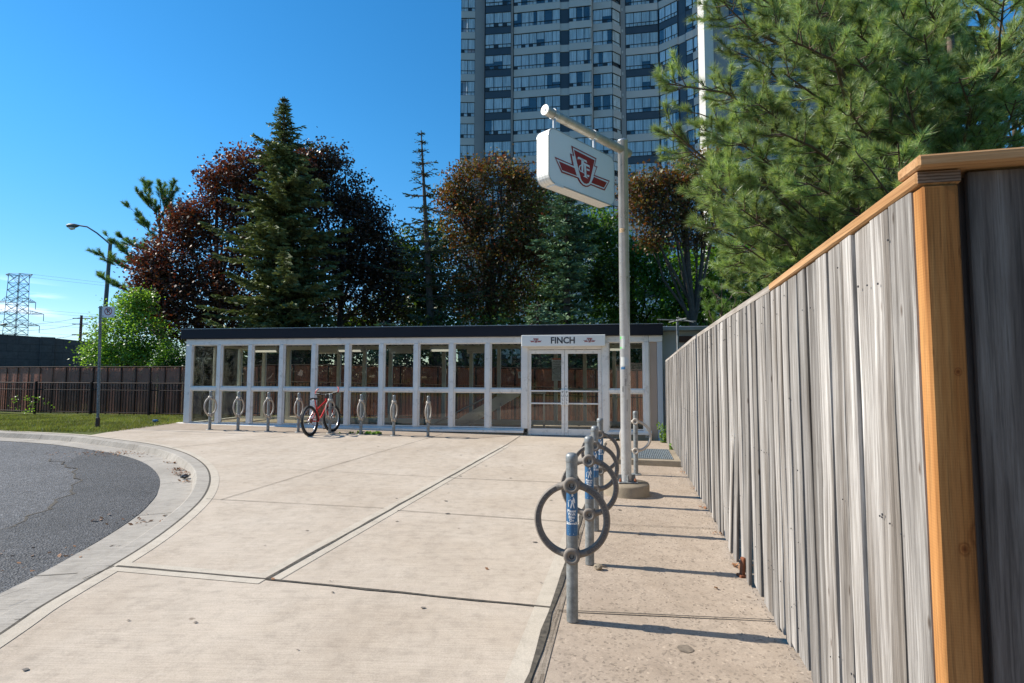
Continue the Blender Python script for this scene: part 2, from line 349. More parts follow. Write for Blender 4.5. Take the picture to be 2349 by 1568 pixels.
M['ink'] = paint('dark_ink', (.05, .05, .055), .6, .05, 4)
M['blue_s'] = paint('blue_sticker', (.03, .12, .25), .45, .08, 8)
M['green_s'] = paint('green_sticker', (.10, .5, .08), .5, .05, 5)
M['rust'] = paint('rust', (.20, .065, .025), .9, .35, 14, bumpv=.4)
M['brownlink'] = paint('brown_slat', (.40, .15, .088), .7, .25, 3)
M['picket'] = paint('picket_steel', (.035, .02, .016), .8, .2, 6, spec=.2)
M['glass'] = glassmat('shelter_glass', (.74, .76, .70), .015, .02, 1.5)
M['backglass'] = glassmat('rear_glass', (.93, .94, .9), .02, .0, 1.4)
M['ringhole'] = paint('ring_socket', (.02, .015, .012), .7, .2, 9)
M['tyre'] = paint('tyre_rubber', (.02, .019, .018), .75, .2, 20)
M['bikered'] = paint('bike_red', (.55, .02, .018), .25, .06, 6)
M['chrome'] = paint('bike_metal', (.5, .5, .5), .3, .1, 8, metal=.8)
M['bark'] = paint('bark', (.075, .058, .045), .95, .35, 7, bumpv=.8)
M['barkl'] = paint('pine_bark', (.12, .085, .06), .95, .35, 9, bumpv=.8)
M['lampgrey'] = paint('lamp_pole', (.10, .11, .11), .5, .1, 3)
M['darkwood'] = woodmat('black_stained_wood', ((.06, .046, .038), (.155, .122, .10), (.27, .225, .19)), gray(.45), var=.2, grain=26)
M['greywood'] = woodmat('weathered_board', ((.09, .078, .066), (.31, .285, .26), (.58, .55, .51)), (.46, .43, .40), var=.38, grain=42, fine=.9)
M['orangewood'] = woodmat('new_cedar_post', ((.27, .115, .035), (.43, .20, .065), (.54, .28, .10)), (.68, .58, .46), var=.05, saw=.10, grain=26, bumpv=.35, fixed=((-.004, -.095, .985, .05), (-.004, -.048, .945, .022), (.02, -.013, 1.01, .03), (-.004, -.09, 1.75, .028), (-.004, -.055, 1.42, .014)))
M['orangecap'] = woodmat('new_cedar_cap', ((.32, .165, .075), (.46, .26, .125), (.56, .36, .20)), (.85, .8, .7), along='x', var=.08, grain=30, knots=True)
M['greycap'] = woodmat('weathered_cap', ((.2, .17, .14), (.36, .32, .28), (.48, .45, .41)), (.6, .55, .5), along='x', var=.2)
# end grain: growth rings
m, t, b, o = newmat('end_grain'); v = coords(t); w = N(t, 'ShaderNodeTexWave', Scale=34.0, Distortion=2.0); w.wave_type = 'RINGS'; w.rings_direction = 'Y'
mp_ = t.nodes.new('ShaderNodeMapping'); mp_.inputs['Location'].default_value = (-.03, 0, .035); t.links.new(v, mp_.inputs[0]); t.links.new(mp_.outputs[0], w.inputs['Vector'])
t.links.new(ramp(t, w.outputs['Fac'], [(.2, (.10, .055, .03)), (.8, (.22, .14, .09))]), b.inputs['Base Color']); b.inputs['Roughness'].default_value = .9; M['endgrain'] = m
# asphalt
def asphalt(name, a, bb, cc):
    m, t, b, o = newmat(name); v = coords(t)
    vo = N(t, 'ShaderNodeTexVoronoi', Scale=70.0); t.links.new(v, vo.inputs['Vector'])
    c = ramp(t, vo.outputs['Color'], [(.15, gray(a)), (.6, gray(bb)), (.95, gray(cc))])
    c = mul(t, c, ramp(t, noise(t, v, .8, 8, .7), [(.3, (.75, .74, .75)), (.7, (1.2, 1.18, 1.2))]))
    c = mul(t, c, ramp(t, noise(t, v, 16, 6, .8), [(.3, gray(.6)), (.62, gray(1.15))]))
    t.links.new(c, b.inputs['Base Color']); b.inputs['Roughness'].default_value = .75; b.inputs['Specular IOR Level'].default_value = .35
    bump(t, b, mul(t, vo.outputs['Distance'], noise(t, v, 22, 4), .5, 'ADD'), .8, .012); return m
M['asphalt'] = asphalt('asphalt', .05, .10, .22)
M['asphalt2'] = asphalt('asphalt_patch', .04, .07, .15)
m, t, b, o = newmat('lawn_soil'); v = coords(t)
c = ramp(t, noise(t, v, 1.2, 8, .7), [(.3, (.06, .08, .02)), (.5, (.10, .12, .03)), (.7, (.15, .14, .05))]); c = mul(t, c, ramp(t, noise(t, v, 40, 4), [(.3, gray(.6)), (.7, gray(1.2))]))
t.links.new(c, b.inputs['Base Color']); b.inputs['Roughness'].default_value = .95; b.inputs['Specular IOR Level'].default_value = .1; bump(t, b, noise(t, v, 60, 4), .8, .02); M['lawn'] = m
M['blade'] = leafmat('grass_blade', [(.10, .14, .025), (.15, .18, .04), (.20, .19, .06), (.12, .17, .03)], .6, .35)
M['maple'] = leafmat('purple_maple_leaf', [(.065, .028, .023), (.11, .042, .03), (.17, .075, .032), (.075, .038, .03), (.11, .075, .022)], .55, .22, (1.8, .8, .4))
M['mapleo'] = leafmat('turning_maple_leaf', [(.19, .05, .03), (.12, .12, .03), (.17, .085, .028), (.08, .12, .026), (.16, .045, .03), (.10, .12, .03)], .55, .3, (1.6, 1.2, .5))
M['mapledark'] = leafmat('shaded_maple_leaf', [(.04, .022, .018), (.06, .03, .022), (.045, .04, .02), (.07, .04, .024)], .45, .15)  # darker copy of the maple leaf, the crown's shade put into the colour
M['greenleaf'] = leafmat('green_leaf', [(.055, .12, .018), (.09, .18, .028), (.075, .15, .022), (.14, .23, .04)], .45, .4, (1.4, 1.6, .5))
M['darkleaf'] = leafmat('dark_green_leaf', [(.03, .06, .012), (.05, .095, .02), (.04, .075, .015), (.09, .14, .025)], .45, .35)
M['limeleaf'] = leafmat('lime_leaf', [(.15, .26, .04), (.21, .35, .06), (.17, .29, .05), (.26, .38, .09)], .45, .45, (1.2, 1.3, .5))
M['spruce'] = leafmat('spruce_needle', [(.10, .13, .05), (.13, .165, .06), (.165, .185, .07), (.10, .14, .065)], .6, .12, spec=.25)
M['sprucedk'] = leafmat('dark_spruce_needle', [(.045, .065, .03), (.065, .085, .04), (.055, .08, .045)], .6, .1, spec=.25)
M['spruceblue'] = leafmat('blue_spruce_needle', [(.075, .145, .085), (.115, .20, .11), (.09, .16, .085), (.15, .22, .09)], .6, .1, spec=.25)
M['pineneedle'] = leafmat('pine_needle', [(.18, .26, .085), (.26, .35, .125), (.42, .46, .22), (.18, .33, .14), (.30, .33, .13)], .34, .33, (1.3, 1.3, .6))
M['pineyel'] = leafmat('white_pine_needle', [(.10, .19, .04), (.17, .27, .05), (.12, .21, .06)], .5, .3)
M['twig'] = paint('dead_twig', (.16, .13, .10), .9, .2, 8)

# ================================================================== GROUND, ROAD, PAVEMENT
GX = Vector((0.2095, 0.9778, 0)); GN = Vector((0.9778, -0.2095, 0))          # grid axes: along the fence, across it
def drape(polys, dz, name, mat, kind='structure', maxlen=.8):
    """flat polygons (xy lists, convex or not) draped on the ground function"""
    import bmesh
    bm = bmesh.new()
    for p in polys:
        vs = [bm.verts.new((q[0], q[1], 0)) for q in p]
        try: bm.faces.new(vs)
        except ValueError: pass
    bmesh.ops.triangulate(bm, faces=bm.faces[:])
    for _ in range(7):
        es = [e for e in bm.edges if e.calc_length() > maxlen and (e.verts[0].co.xy.length < 45 or e.verts[1].co.xy.length < 45) and e.calc_length() > .12 * min(e.verts[0].co.xy.length, e.verts[1].co.xy.length)]
        if not es: break
        bmesh.ops.subdivide_edges(bm, edges=es, cuts=1, use_grid_fill=False); bmesh.ops.triangulate(bm, faces=[f for f in bm.faces if len(f.verts) > 3])
    for v in bm.verts: v.co.z = zg(v.co.x, v.co.y) + (dz(v.co.x, v.co.y) if callable(dz) else dz)
    bmesh.ops.recalc_face_normals(bm, faces=bm.faces[:])
    for f in bm.faces:
        if f.normal.z < 0: f.normal_flip()
    me = bpy.data.meshes.new(name); bm.to_mesh(me); bm.free(); me.materials.append(mat)
    o = bpy.data.objects.new(name, me); COL.objects.link(o)
    if kind: o['kind'] = kind
    return o
# kerb line: outer (pavement) edge, taken from the photo and run on behind the camera
Sp = [(0, 1457), (83, 1400), (166, 1351), (257, 1299), (356, 1237), (435, 1175), (472.6, 1133), (483, 1096), (470, 1067), (433, 1043), (385.6, 1027.5), (331.7, 1017), (269.5, 1009), (186.6, 999), (103, 994), (0, 989)]
S0 = [gnd(u, v).xy for u, v in Sp]
_e = (S0[0] - S0[2]).normalized(); S0 = [S0[0] + _e * 11, S0[0] + _e * 5, S0[0] + _e * 2, S0[0] + _e * .7] + S0; print('kerb dir', _e, [tuple(round(c, 2) for c in q) for q in S0[:9]])
d = (S0[-1] - S0[-4]).normalized(); S0 = S0 + [S0[-1] + d * k for k in (3, 8, 20, 40)]
def crom(P, n):
    out = []; P = [P[0] * 2 - P[1]] + P + [P[-1] * 2 - P[-2]]
    for i in range(1, len(P) - 2):
        for k in range(n):
            t = k / n; a, b, c, e = P[i - 1], P[i], P[i + 1], P[i + 2]
            out.append(.5 * ((2 * b) + (c - a) * t + (2 * a - 5 * b + 4 * c - e) * t * t + (3 * b - a - 3 * c + e) * t ** 3))
    return out + [P[-2]]
S = crom(S0, 7)
for _ in range(4): S = [S[0]] + [(S[i - 1] + S[i] * 2 + S[i + 1]) / 4 for i in range(1, len(S) - 1)] + [S[-1]]
def offs(P, d_):
    out = []
    for i in range(len(P)):
        t = (P[min(i + 1, len(P) - 1)] - P[max(i - 1, 0)]).normalized(); out.append(P[i] + Vector((-t.y, t.x)) * d_)
    return out
def hk(y): return .045 + .065 * clamp((y - 4.5) / 2.5, 0, 1)          # kerb height: dropped near, full beyond
S_in = offs(S, -.10); C1 = offs(S, .17); C2 = offs(S, .205)
Gt = [a + (b_ - a) * (.49 + .08 * clamp((a.y - 4) / 2.5, 0, 1)) for a, b_ in zip(S, offs(S, 1.0))]; Pt = offs(S, 1.5)
def strip(mb, A, za, B, zb, smooth=False):
    n = len(A); vs = []
    for i in range(n):
        hh = hk(S[i].y)
        for q, z in ((A[i], za), (B[i], zb)):
            base = zg(q.x, q.y); vs.append((q.x, q.y, base + (z(hh) if callable(z) else z)))
    mb.add(vs, [(2 * i, 2 * i + 2, 2 * i + 3, 2 * i + 1) for i in range(n - 1)], smooth)
kb = MB()
strip(kb, offs(S, .012), .0, offs(S, .155), -.006); strip(kb, offs(S, .155), -.006, C1, -.014, True)
strip(kb, C1, -.014, C2, lambda h: -h, True); strip(kb, C2, lambda h: -h, Gt, lambda h: -h - .012)
struct('kerb', kb, M['curb'])
jb = MB(); strip(jb, offs(S, -.006), .001, offs(S, .015), .001); 
# road surface: fan from the gutter edge out to the left
road = [q for q in Gt]
def zr(x, y): return -hk(y) - .018
drape([[(q.x, q.y) for q in road] + [(-75, road[-1].y + 3), (-75, -12)]], zr, 'road', M['asphalt'], maxlen=.9)
pb = MB(); P1 = [q + Vector((0.05 * math.sin(i * .9), .05 * math.sin(i * 1.7 + 1))) for i, q in enumerate(Pt)]
k0 = 6; k1 = len(S) - 70
vs = []
for i in range(0, len(S) - 50):
    a, b_ = Gt[i], P1[i]; w_ = clamp((len(S) - 50 - i) / 14, .0, 1); b_ = a + (b_ - a) * w_
    for k in range(4):
        q = a + (b_ - a) * k / 3; vs.append((q.x, q.y, zg(q.x, q.y) + zr(q.x, q.y) + .006))
pb.add(vs, [(4 * i + k, 4 * i + 4 + k, 4 * i + 5 + k, 4 * i + 1 + k) for i in range(len(S) - 51) for k in range(3)])
struct('road_patch', pb, M['asphalt2'])

# pavement slab: bounded by the kerb, the joint J (right) and the station
Jo = gnd(1243, 1468).xy; Jd = (gnd(1302, 1286).xy - Jo).normalized()
def J(t): return Jo + Jd * t
ST_O = Vector((-8.815, 14.80, 0)); ST_E = Vector((.98862, -.15042, 0)).normalized(); ST_N = Vector((-ST_E.y, ST_E.x, 0))     # station corner, along front, inward
def st(x, y): p = ST_O + ST_E * x + ST_N * y; return (p.x, p.y)
lawn_edge_a = gnd(203, 999).xy; iS = min(range(len(S)), key=lambda i: (S[i] - lawn_edge_a).length)
pave = [(q.x, q.y) for q in S[:iS + 1]] + [st(-.55, -.12), st(-.55, 3.5), st(13.3, 3.5)] + [tuple(J(9.6)), tuple(J(-11))]
drape([pave], 0.0, 'pavement', M['conc'])
# station-side strip of browner concrete
stp = [st(-.35, -1.9), st(-.2, 0.05), st(9.3, 0.05), st(8.2, -1.25), st(3.0, -1.15)]
drape([stp], .004, 'pavement_strip', M['conc_brown'])
# trowelled smooth edges
eb = MB(); strip(eb, S_in, .003, offs(S, -.008), .003)
def line_pts(uvs): return [gnd(u, v).xy for u, v in uvs]
def ribbon(mb, P, w, dz, jit=0.0, w1=None):
    Q = [P[0]]
    for a, b_ in zip(P, P[1:]):
        n = max(1, int((b_ - a).length / .22)); Q += [a + (b_ - a) * (k / n) for k in range(1, n + 1)]
    vs = []
    for i, q in enumerate(Q):
        t = (Q[min(i + 1, len(Q) - 1)] - Q[max(i - 1, 0)]).normalized(); nn = Vector((-t.y, t.x)); wa = w / 2 * (1 + jit * random.uniform(-1, 1)); wb = w / 2 * (1 + jit * random.uniform(-1, 1))
        c = q + nn * random.uniform(-1, 1) * jit * w * .25
        for s_ in (-wa, wb): r = c + nn * s_; vs.append((r.x, r.y, zg(r.x, r.y) + dz))
    mb.add(vs, [(2 * i, 2 * i + 2, 2 * i + 3, 2 * i + 1) for i in range(len(Q) - 1)])
L1 = line_pts([(610.6, 1330), (1159, 1023)]); L1e = line_pts([(1159, 1023), (1193, 1001)])
L2 = line_pts([(268, 1300), (610, 1330)]); L3 = line_pts([(610, 1330), (1264, 1396)])
ribbon(eb, [L1[0], L1[1]], .19, .003); ribbon(eb, L2, .17, .0035, 0)
Jm = [J(-10), J(1.0), J(4), J(9.3)]; ribbon(eb, [q - Vector((GN.x, GN.y)) * .055 for q in Jm], .105, .004)
struct('pavement_edge', eb, M['conc_light'])
m, t, b, o = newmat('joint_filler'); v = coords(t); t.links.new(ramp(t, noise(t, v, 30, 6), [(.3, (.03, .026, .02)), (.7, (.12, .10, .075))]), b.inputs['Base Color']); b.inputs['Roughness'].default_value = 1; M['joint'] = m
ribbon(jb, L1, .028, .006, .35); ribbon(jb, L2, .022, .006, .4); ribbon(jb, L3, .02, .006, .5); ribbon(jb, L1e, .012, .006, .3)
ribbon(jb, Jm, .032, .0065, .6)
for pts, w_ in (([(472.7, 1145.6), (881, 1167)], .008), ([(911, 1172), (1284, 1197), (1329, 1200)], .009), ([(655, 1078), (1018, 1096)], .007), ([(1026, 1097), (1287, 1108), (1358, 1111)], .012),
                ([(1159, 1023), (1372, 1026)], .01), ([(505.8, 1147.7), (727, 1080), (1016, 996)], .009), ([(278, 992), (640, 1004)], .009), ([(395, 1028), (660, 1001)], .012), ([(190, 1330), (262, 1300)], .008),
                ([(1279, 1402), (1320, 1404), (1790, 1425)], .012), ([(1398, 1203), (1640, 1214)], .008), ([(1420, 1085), (1570, 1090)], .008), ([(0, 1371), (60, 1351)], .005)):
    ribbon(jb, line_pts(pts), w_, .006, .4)
struct('pavement_joint', jb, M['joint'])
# trowelled side lines beside the joints
# right-hand strip of exposed-aggregate concrete between joint and fence
FB = lambda Y: Vector((1.42 + .2135 * (Y - 2.68), Y))             # fence foot line
drape([[tuple(J(-11)), tuple(J(9.7)), st(13.3, -.02), st(13.3, 3.5), tuple(FB(20) + Vector((.3, 0))), tuple(FB(-9) + Vector((3, 0)))]], -.004, 'side_pavement', M['aggr'])
# lawn
lawn = [(q.x, q.y) for q in S[iS:]] + [(-78, 60), (-8.5, 60), st(-.55, 3.5), st(-.55, -.12)]
drape([lawn], -.012, 'lawn', M['lawn'], maxlen=1.2)
drape([[(-8.5, 60), (30, 60), (30, 14), st(13.3, 3.5), st(-.55, 3.5)], [(3.4, 14), (30, 14), (30, -9), (-.4 + 1.6, -9)][:0] or [(4.6, 16), (30, 16), (30, -9), (2.3, -9), (1.5, 1.5)]], -.03, 'lawn_beyond', M['lawn'], maxlen=3)
gbm = MB(); gbm.add([(-3000, -3000, -.32), (3000, -3000, -.32), (3000, 3000, -.32), (-3000, 3000, -.32)], [(0, 1, 2, 3)]); struct('ground', gbm, M['lawn'])
# grass blades on the visible lawn
Lx = []; poly = [(q.x, q.y) for q in S[iS:]]
def in_lawn(x, y):
    # between the kerb line and the picket fence, left of the pavement edge
    a, b_ = Vector(lawn_edge_a), Vector(st(-.55, -.12)); 
    if x > a.x and (y - a.y) * (b_.x - a.x) < (x - a.x) * (b_.y - a.y): return False
    if x <= a.x:
        ky = np.interp(x, [p[0] for p in poly][::-1], [p[1] for p in poly][::-1])
        if y < ky + .02: return False
    return x < st(-.55, 3)[0]
C_, U_, V_ = [], [], []
for _ in range(90000):
    y = 12.4 + 6.5 * random.random(); x = -8.9 - 11 * random.random()
    if not in_lawn(x, y): continue
    h = random.uniform(.022, .055); a = random.uniform(0, 6.28)
    C_.append((x, y, zg(x, y) - .012 + h * .8)); U_.append((random.gauss(0, .016), random.gauss(0, .016), h)); V_.append((.006 * math.cos(a), .006 * math.sin(a), 0))
g = obj('grass', kites('grass', np.array(C_), np.array(U_), np.array(V_)), M['blade']); tag(g, 'short green lawn grass between the kerb and the picket fence', 'grass', kind='stuff')

# ================================================================== STATION ENTRANCE
ST_ROT = math.atan2(ST_E.y, ST_E.x)
def sx(u): p = on_plane(u, 880, ST_O, ST_N); return (p - ST_O).dot(ST_E)
Z_RT, Z_FB, Z_GT, Z_TT, Z_TB, Z_GB, Z_SB = 2.675, 2.415, 2.257, 1.13, 1.04, .175, .07
station = thing('station_entrance', 'long glazed station entrance pavilion with white metal frames and dark flat roof', 'station', ST_O, ST_ROT)
XE = sx(1490); XW = sx(1521); DP = 2.15
ms = [.09] + [sx(u) for u in (503.7, 575, 647, 721, 798, 876.3, 956, 1037, 1120)]
xd0, xd1 = sx(1204.5), sx(1385); xr = sx(1483)
a = MB(); a.box(-.12, XW, -.14, DP + .14, Z_FB, Z_RT, bev=.01); obj('fascia', a, M['fascia'], station)
a = MB(); a.box(-.13, XW + .01, -.155, DP + .155, Z_RT, Z_RT + .014)
obj('roof_flashing', a, M['cap'], station)
a = MB(); a.box(.04, XW - .04, -.02, DP, Z_FB - .06, Z_FB - .012)
for i in range(60): a.box(.1 + i * .21, .13 + i * .21, 0.06, DP - .06, Z_FB - .085, Z_FB - .062)
obj('ceiling', a, M['ceil'], station)
def beam(x0, x1, y0, y1, z0, z1, name, mat, bev=.006): a = MB(); a.box(x0, x1, y0, y1, z0, z1, bev=bev); return obj(name, a, M[mat], station)
beam(-.002, xr + .05, -.062, .058, Z_GT, Z_FB - .002, 'top_rail', 'alu')
cols = ms + [sx(1204.5), sx(1389), xr]
for i, x in enumerate(cols):
    w_ = .052 if i not in (0,) else .088
    if i in (10, 11): w_ = .075
    b0 = MB(); b0.box(x - w_, x + w_, -.070, .055, Z_SB + (.10 if i < 11 else -.07), Z_GT - .002, bev=.006)
    b0.box(x - w_ - .022, x + w_ + .022, -.035, .03, Z_GB - .01, Z_GT - .004)
    obj('mullion', b0, M['alu'], station)
bays = list(zip(cols[:10], cols[1:11])) + [(cols[11], cols[12])]
for x0, x1 in bays:
    a = MB(); a.box(x0 + .055, x1 - .055, -.062, .05, Z_TB, Z_TT, bev=.008); obj('transom', a, M['alu'], station)
    for z0, z1 in ((Z_GB, Z_TB), (Z_TT, Z_GT)):
        a = MB(); a.sheet(x0 + .07, x1 - .07, 0, z0, z1); obj('glass_pane', a, M['glass'], station)
        a = MB()
        for q in ((x0 + .07, x1 - .07, z0, z0 + .022), (x0 + .07, x1 - .07, z1 - .022, z1), (x0 + .07, x0 + .09, z0 + .0221, z1 - .0221), (x1 - .09, x1 - .07, z0 + .0221, z1 - .0221)): a.box(q[0], q[1], -.03, .02, q[2], q[3])
        obj('glazing_bead', a, M['alu'], station)
# sill ledge in lengths, the concrete foot below it
xs_ = [-.22, .35, 2.6, 5.4, 8.1, xd0 - .02]
for p, q in zip(xs_, xs_[1:]):
    a = MB(); a.prism([(-.15, Z_SB), (-.15, Z_SB + .05), (-.055, Z_SB + .095), (.05, Z_SB + .095), (.05, Z_SB)], p + .002, q - .002, Matrix(((0, 0, 1, 0), (1, 0, 0, 0), (0, 1, 0, 0), (0, 0, 0, 1))))
    obj('sill', a, M['alu'], station)
a = MB(); a.prism([(-.09, Z_SB), (-.09, Z_SB + .05), (-.05, Z_SB + .095), (.05, Z_SB + .095), (.05, Z_SB)], xd1 + .09, xr + .1, Matrix(((0, 0, 1, 0), (1, 0, 0, 0), (0, 1, 0, 0), (0, 0, 0, 1)))); obj('sill', a, M['alu'], station)
a = MB(); a.box(-.16, xd0 - .04, -.11, DP + .08, -.2, Z_SB - .002, bev=.01); a.box(xd1 + .05, xr + .12, -.07, DP + .08, -.25, Z_SB - .002, bev=.01); obj('foundation', a, M['pier'], station)
beam(-.0, XW - .1, .06, DP - .05, Z_SB - .06, Z_SB - .02, 'floor', 'sfloor', 0)
# rear wall
rc = [.06 + i * (XW - .3) / 15 for i in range(16)]
for x in rc:
    a = MB(); a.box(x - .05, x + .05, DP - .05, DP + .05, Z_SB, Z_FB - .012, bev=.005); obj('rear_mullion', a, M['alu_in'], station)
a = MB()
for x0, x1 in zip(rc, rc[1:]):
    a.box(x0 + .052, x1 - .052, DP - .045, DP + .045, Z_GT - .03, Z_FB - .014); a.box(x0 + .052, x1 - .052, DP - .045, DP + .045, Z_SB, Z_GB + .02)
    if x0 > 9.2: a.box(x0 + .052, x1 - .052, DP - .045, DP + .045, 1.0, 1.1)
obj('rear_rail', a, M['alu_in'], station)
a = MB(); a.sheet(.1, XW - .25, DP, Z_GB + .03, Z_GT - .035); obj('rear_glass', a, M['backglass'], station)
# left end wall
a = MB(); a.box(-.0, .09, .99, 1.09, Z_SB + .1, Z_GT, bev=.005); a.box(0, .09, .06, .98, Z_TB, Z_TT); a.box(0, .09, 1.10, DP - .06, Z_TB, Z_TT); a.box(-.0, .09, .06, DP + .05, Z_GT, Z_FB - .004); a.box(-.03, .12, .06, DP + .05, Z_SB, Z_SB + .10)
obj('end_wall_frame', a, M['alu'], station)
a = MB(); a.box(.04, .048, .07, DP - .06, Z_GB, Z_GT - .003); obj('end_glass', a, M['backglass'], station)
# right end: beige panel and white post
a = MB(); a.box(xr + .058, sx(1507.5), -.03, .04, -.1, Z_GT, bev=.004); obj('side_panel', a, M['beige'], station)
a = MB(); a.box(xr + .058, XW - .01, -.06, .05, Z_GT + .004, Z_FB - .004, bev=.004); obj('top_rail', a, M['alu'], station)
a = MB(); a.box(sx(1508), XW - .01, -.05, DP, -.15, Z_GT, bev=.006); obj('corner_post', a, M['whitewall'], station)
# doors
zd0, zd1 = 0.0, 2.03
zl = zg(1.3, 13.2)
a = MB(); xa, xb = sx(1211), sx(1380); xm = sx(1295.5)
a.box(cols[10] + .078, xa, -.045, .05, zl, 2.2, bev=.005); a.box(xb, cols[11] - .078, -.045, .05, zl, 2.2, bev=.005); a.box(xa + .002, xb - .002, -.045, .05, 2.09, 2.2, bev=.005); obj('door_frame', a, M['alu'], station)
a = MB(); a.box(xa + .01, xb - .01, -.05, .06, zl - .02, zl + .012); obj('threshold', a, M['cap'], station)
for k, (p, q) in enumerate(((xa + .008, xm - .004), (xm + .004, xb - .008))):
    dr = MB(); s1 = .075
    dr.box(p, p + s1, -.03, .03, zl + .02, 2.08, bev=.005); dr.box(q - s1, q, -.03, .03, zl + .02, 2.08, bev=.005)
    dr.box(p + s1 + .001, q - s1 - .001, -.028, .028, 1.985, 2.078, bev=.005); dr.box(p + s1 + .001, q - s1 - .001, -.028, .028, zl + .022, zl + .18, bev=.005)
    d_ = obj('door', dr, M['alu'], station)
    a = MB(); a.sheet(p + s1, q - s1, 0, zl + .18, 1.985); obj('door_glass', a, M['glass'], d_)
    a = MB()
    for z in (.78, 1.08): a.box(p + s1 - .01, q - s1 + .01, -.055, -.03, z - .018, z + .018, bev=.005)
    obj('push_bar', a, M['alu'], d_)
    hx = (q - .045) if k == 0 else (p + .045)
    a = MB(); a.box(hx - .045, hx + .045, -.075, -.035, .74, 1.12, bev=.008); h_ = obj('pull_handle', a, M['signwhite'], d_)
    tx = MB()
    for i, ch in enumerate('PULL'):
        vs, fs = text_mb(ch, .085); tx.add([(hx + p_.x, -.0765, 1.05 - i * .085 + p_.y) for p_ in vs], fs)
    obj('lettering', tx, M['ink'], d_)
a = MB(); a.prism([(xm + .03 + .016 * math.cos(i * .52), 1.2 + .016 * math.sin(i * .52)) for i in range(12)], .032, .04, Matrix(((1, 0, 0, 0), (0, 0, -1, 0), (0, 1, 0, 0), (0, 0, 0, 1)))); obj('lock', a, M['cap'], station)
# emblem (polygons in a unit face: x right 0..1, y up), measured from the pole sign
EM = {
 'outer': [(468, 624), (640, 700), (618, 592), (648, 607), (630, 515), (878, 640), (862, 712), (888, 722), (858, 803), (1008, 860), (958, 956), (822, 902), (800, 918), (772, 920), (742, 908), (716, 882), (690, 836), (535, 780)],
 'white': [(482, 645), (655, 716), (634, 608), (660, 622), (644, 535), (868, 648), (852, 718), (876, 730), (848, 812), (996, 868), (951, 942), (820, 890), (800, 905), (774, 909), (748, 898), (726, 874), (700, 828), (541, 768)],
 'shield': [(654, 556), (858, 660), (812, 862), (800, 884), (778, 891), (754, 884), (734, 862), (722, 836)],
 'wl': [(508, 670), (661, 736), (684, 812), (538, 756)], 'wr': [(850, 822), (978, 878), (949, 929), (826, 880)]}
MONO = [[(690, 632), (700, 626), (778, 664), (784, 690), (772, 680), (700, 646), (692, 655)], [(726, 648), (752, 660), (744, 772), (764, 796), (712, 768), (728, 762)],
        [(748, 682), (806, 712), (810, 742), (800, 728), (772, 716), (778, 822), (792, 842), (744, 818), (758, 812), (752, 706)],
        [(728, 700), (706, 715), (700, 742), (712, 766), (722, 770), (710, 740), (718, 718), (732, 712)], [(780, 800), (806, 808), (802, 826), (786, 822)], [(776, 740), (808, 752), (806, 768), (778, 758)]]
def affine_emblem():       # undo the sign's perspective: map crop pixels to face units using the sign plane
    f = lambda p: (1900 * .6117 + p[0] * .2341, 350 * .6117 + p[1] * .2341)
    return f
# ---- pole sign plane (needed here for the emblem)
PB = gnd(1434, 1127); PB = Vector(((1434 - CU) / FPX * 6.76, 6.76, 0)); PB.z = zg(PB.x, PB.y)
def solve_arm():
    best = None
    for zi in range(0, 60):
        z = 3.95 + zi * .01
        # point on the end ray at height z
        d = ray(1251, 253); p = Vector((0, 0, CAMZ)) + d * ((z - CAMZ) / d.z); q = Vector((PB.x, PB.y, z))
        L = (p - q).length; e = abs(L - 1.66)
        # pole top must project at v~345
        r = q - Vector((0, 0, CAMZ)); v = CV - FPX * r.dot(_U) / r.dot(_F); e2 = abs(v - 346)
        if best is None or e2 < best[0]: best = (e2, z, p, L)
    return best
_, ARMZ, ARME, ARML = solve_arm()
AD = (ARME - Vector((PB.x, PB.y, ARMZ))); AD.z = 0; ARML = AD.length; AD.normalize(); AN = Vector((-AD.y, AD.x, 0))
if AN.y > 0: AN = -AN
print('arm', ARMZ, ARML, AD, AN)
SO = Vector((PB.x, PB.y, 0)) + AN * .085      # front face plane point
def face(p):           # crop pixel -> (x along face from pole outward negative, z)
    u, v = 1900 * .6117 + p[0] * .2341, 350 * .6117 + p[1] * .2341
    q = on_plane(u, v, SO, AN); return ((q - SO).dot(-AD), q.z)
EMF = {k: [face(p) for p in v] for k, v in EM.items()}; MOF = [[face(p) for p in v] for v in MONO]
cx0 = sum(p[0] for p in EMF['shield']) / 8; exs = [p[0] for p in EMF['outer']]; ezs = [p[1] for p in EMF['outer']]
ECX, ECZ, EW = (min(exs) + max(exs)) / 2, (min(ezs) + max(ezs)) / 2, max(exs) - min(exs)
print('emblem', ECX, ECZ, EW, max(ezs) - min(ezs))
def emblem(parent, xf, scale, flip=1.0, step=.0015, mono='white'):     # xf(x, z, d) -> local point; d = lift
    for nm, keys, mat, lv in (('emblem_border', ['outer'], 'red', 1), ('emblem_ground', ['white'], 'white', 2), ('emblem_field', ['shield', 'wl', 'wr'], 'red', 3), ('monogram', None, mono, 4)):
        a = MB()
        for poly in ([EMF[k] for k in keys] if keys else MOF):
            n = len(poly); vs = [xf((x - ECX) * scale * flip, (z - ECZ) * scale, lv * step) for x, z in poly]
            a.add(vs, [tuple(range(n))])
        obj(nm, a, M[mat], parent)
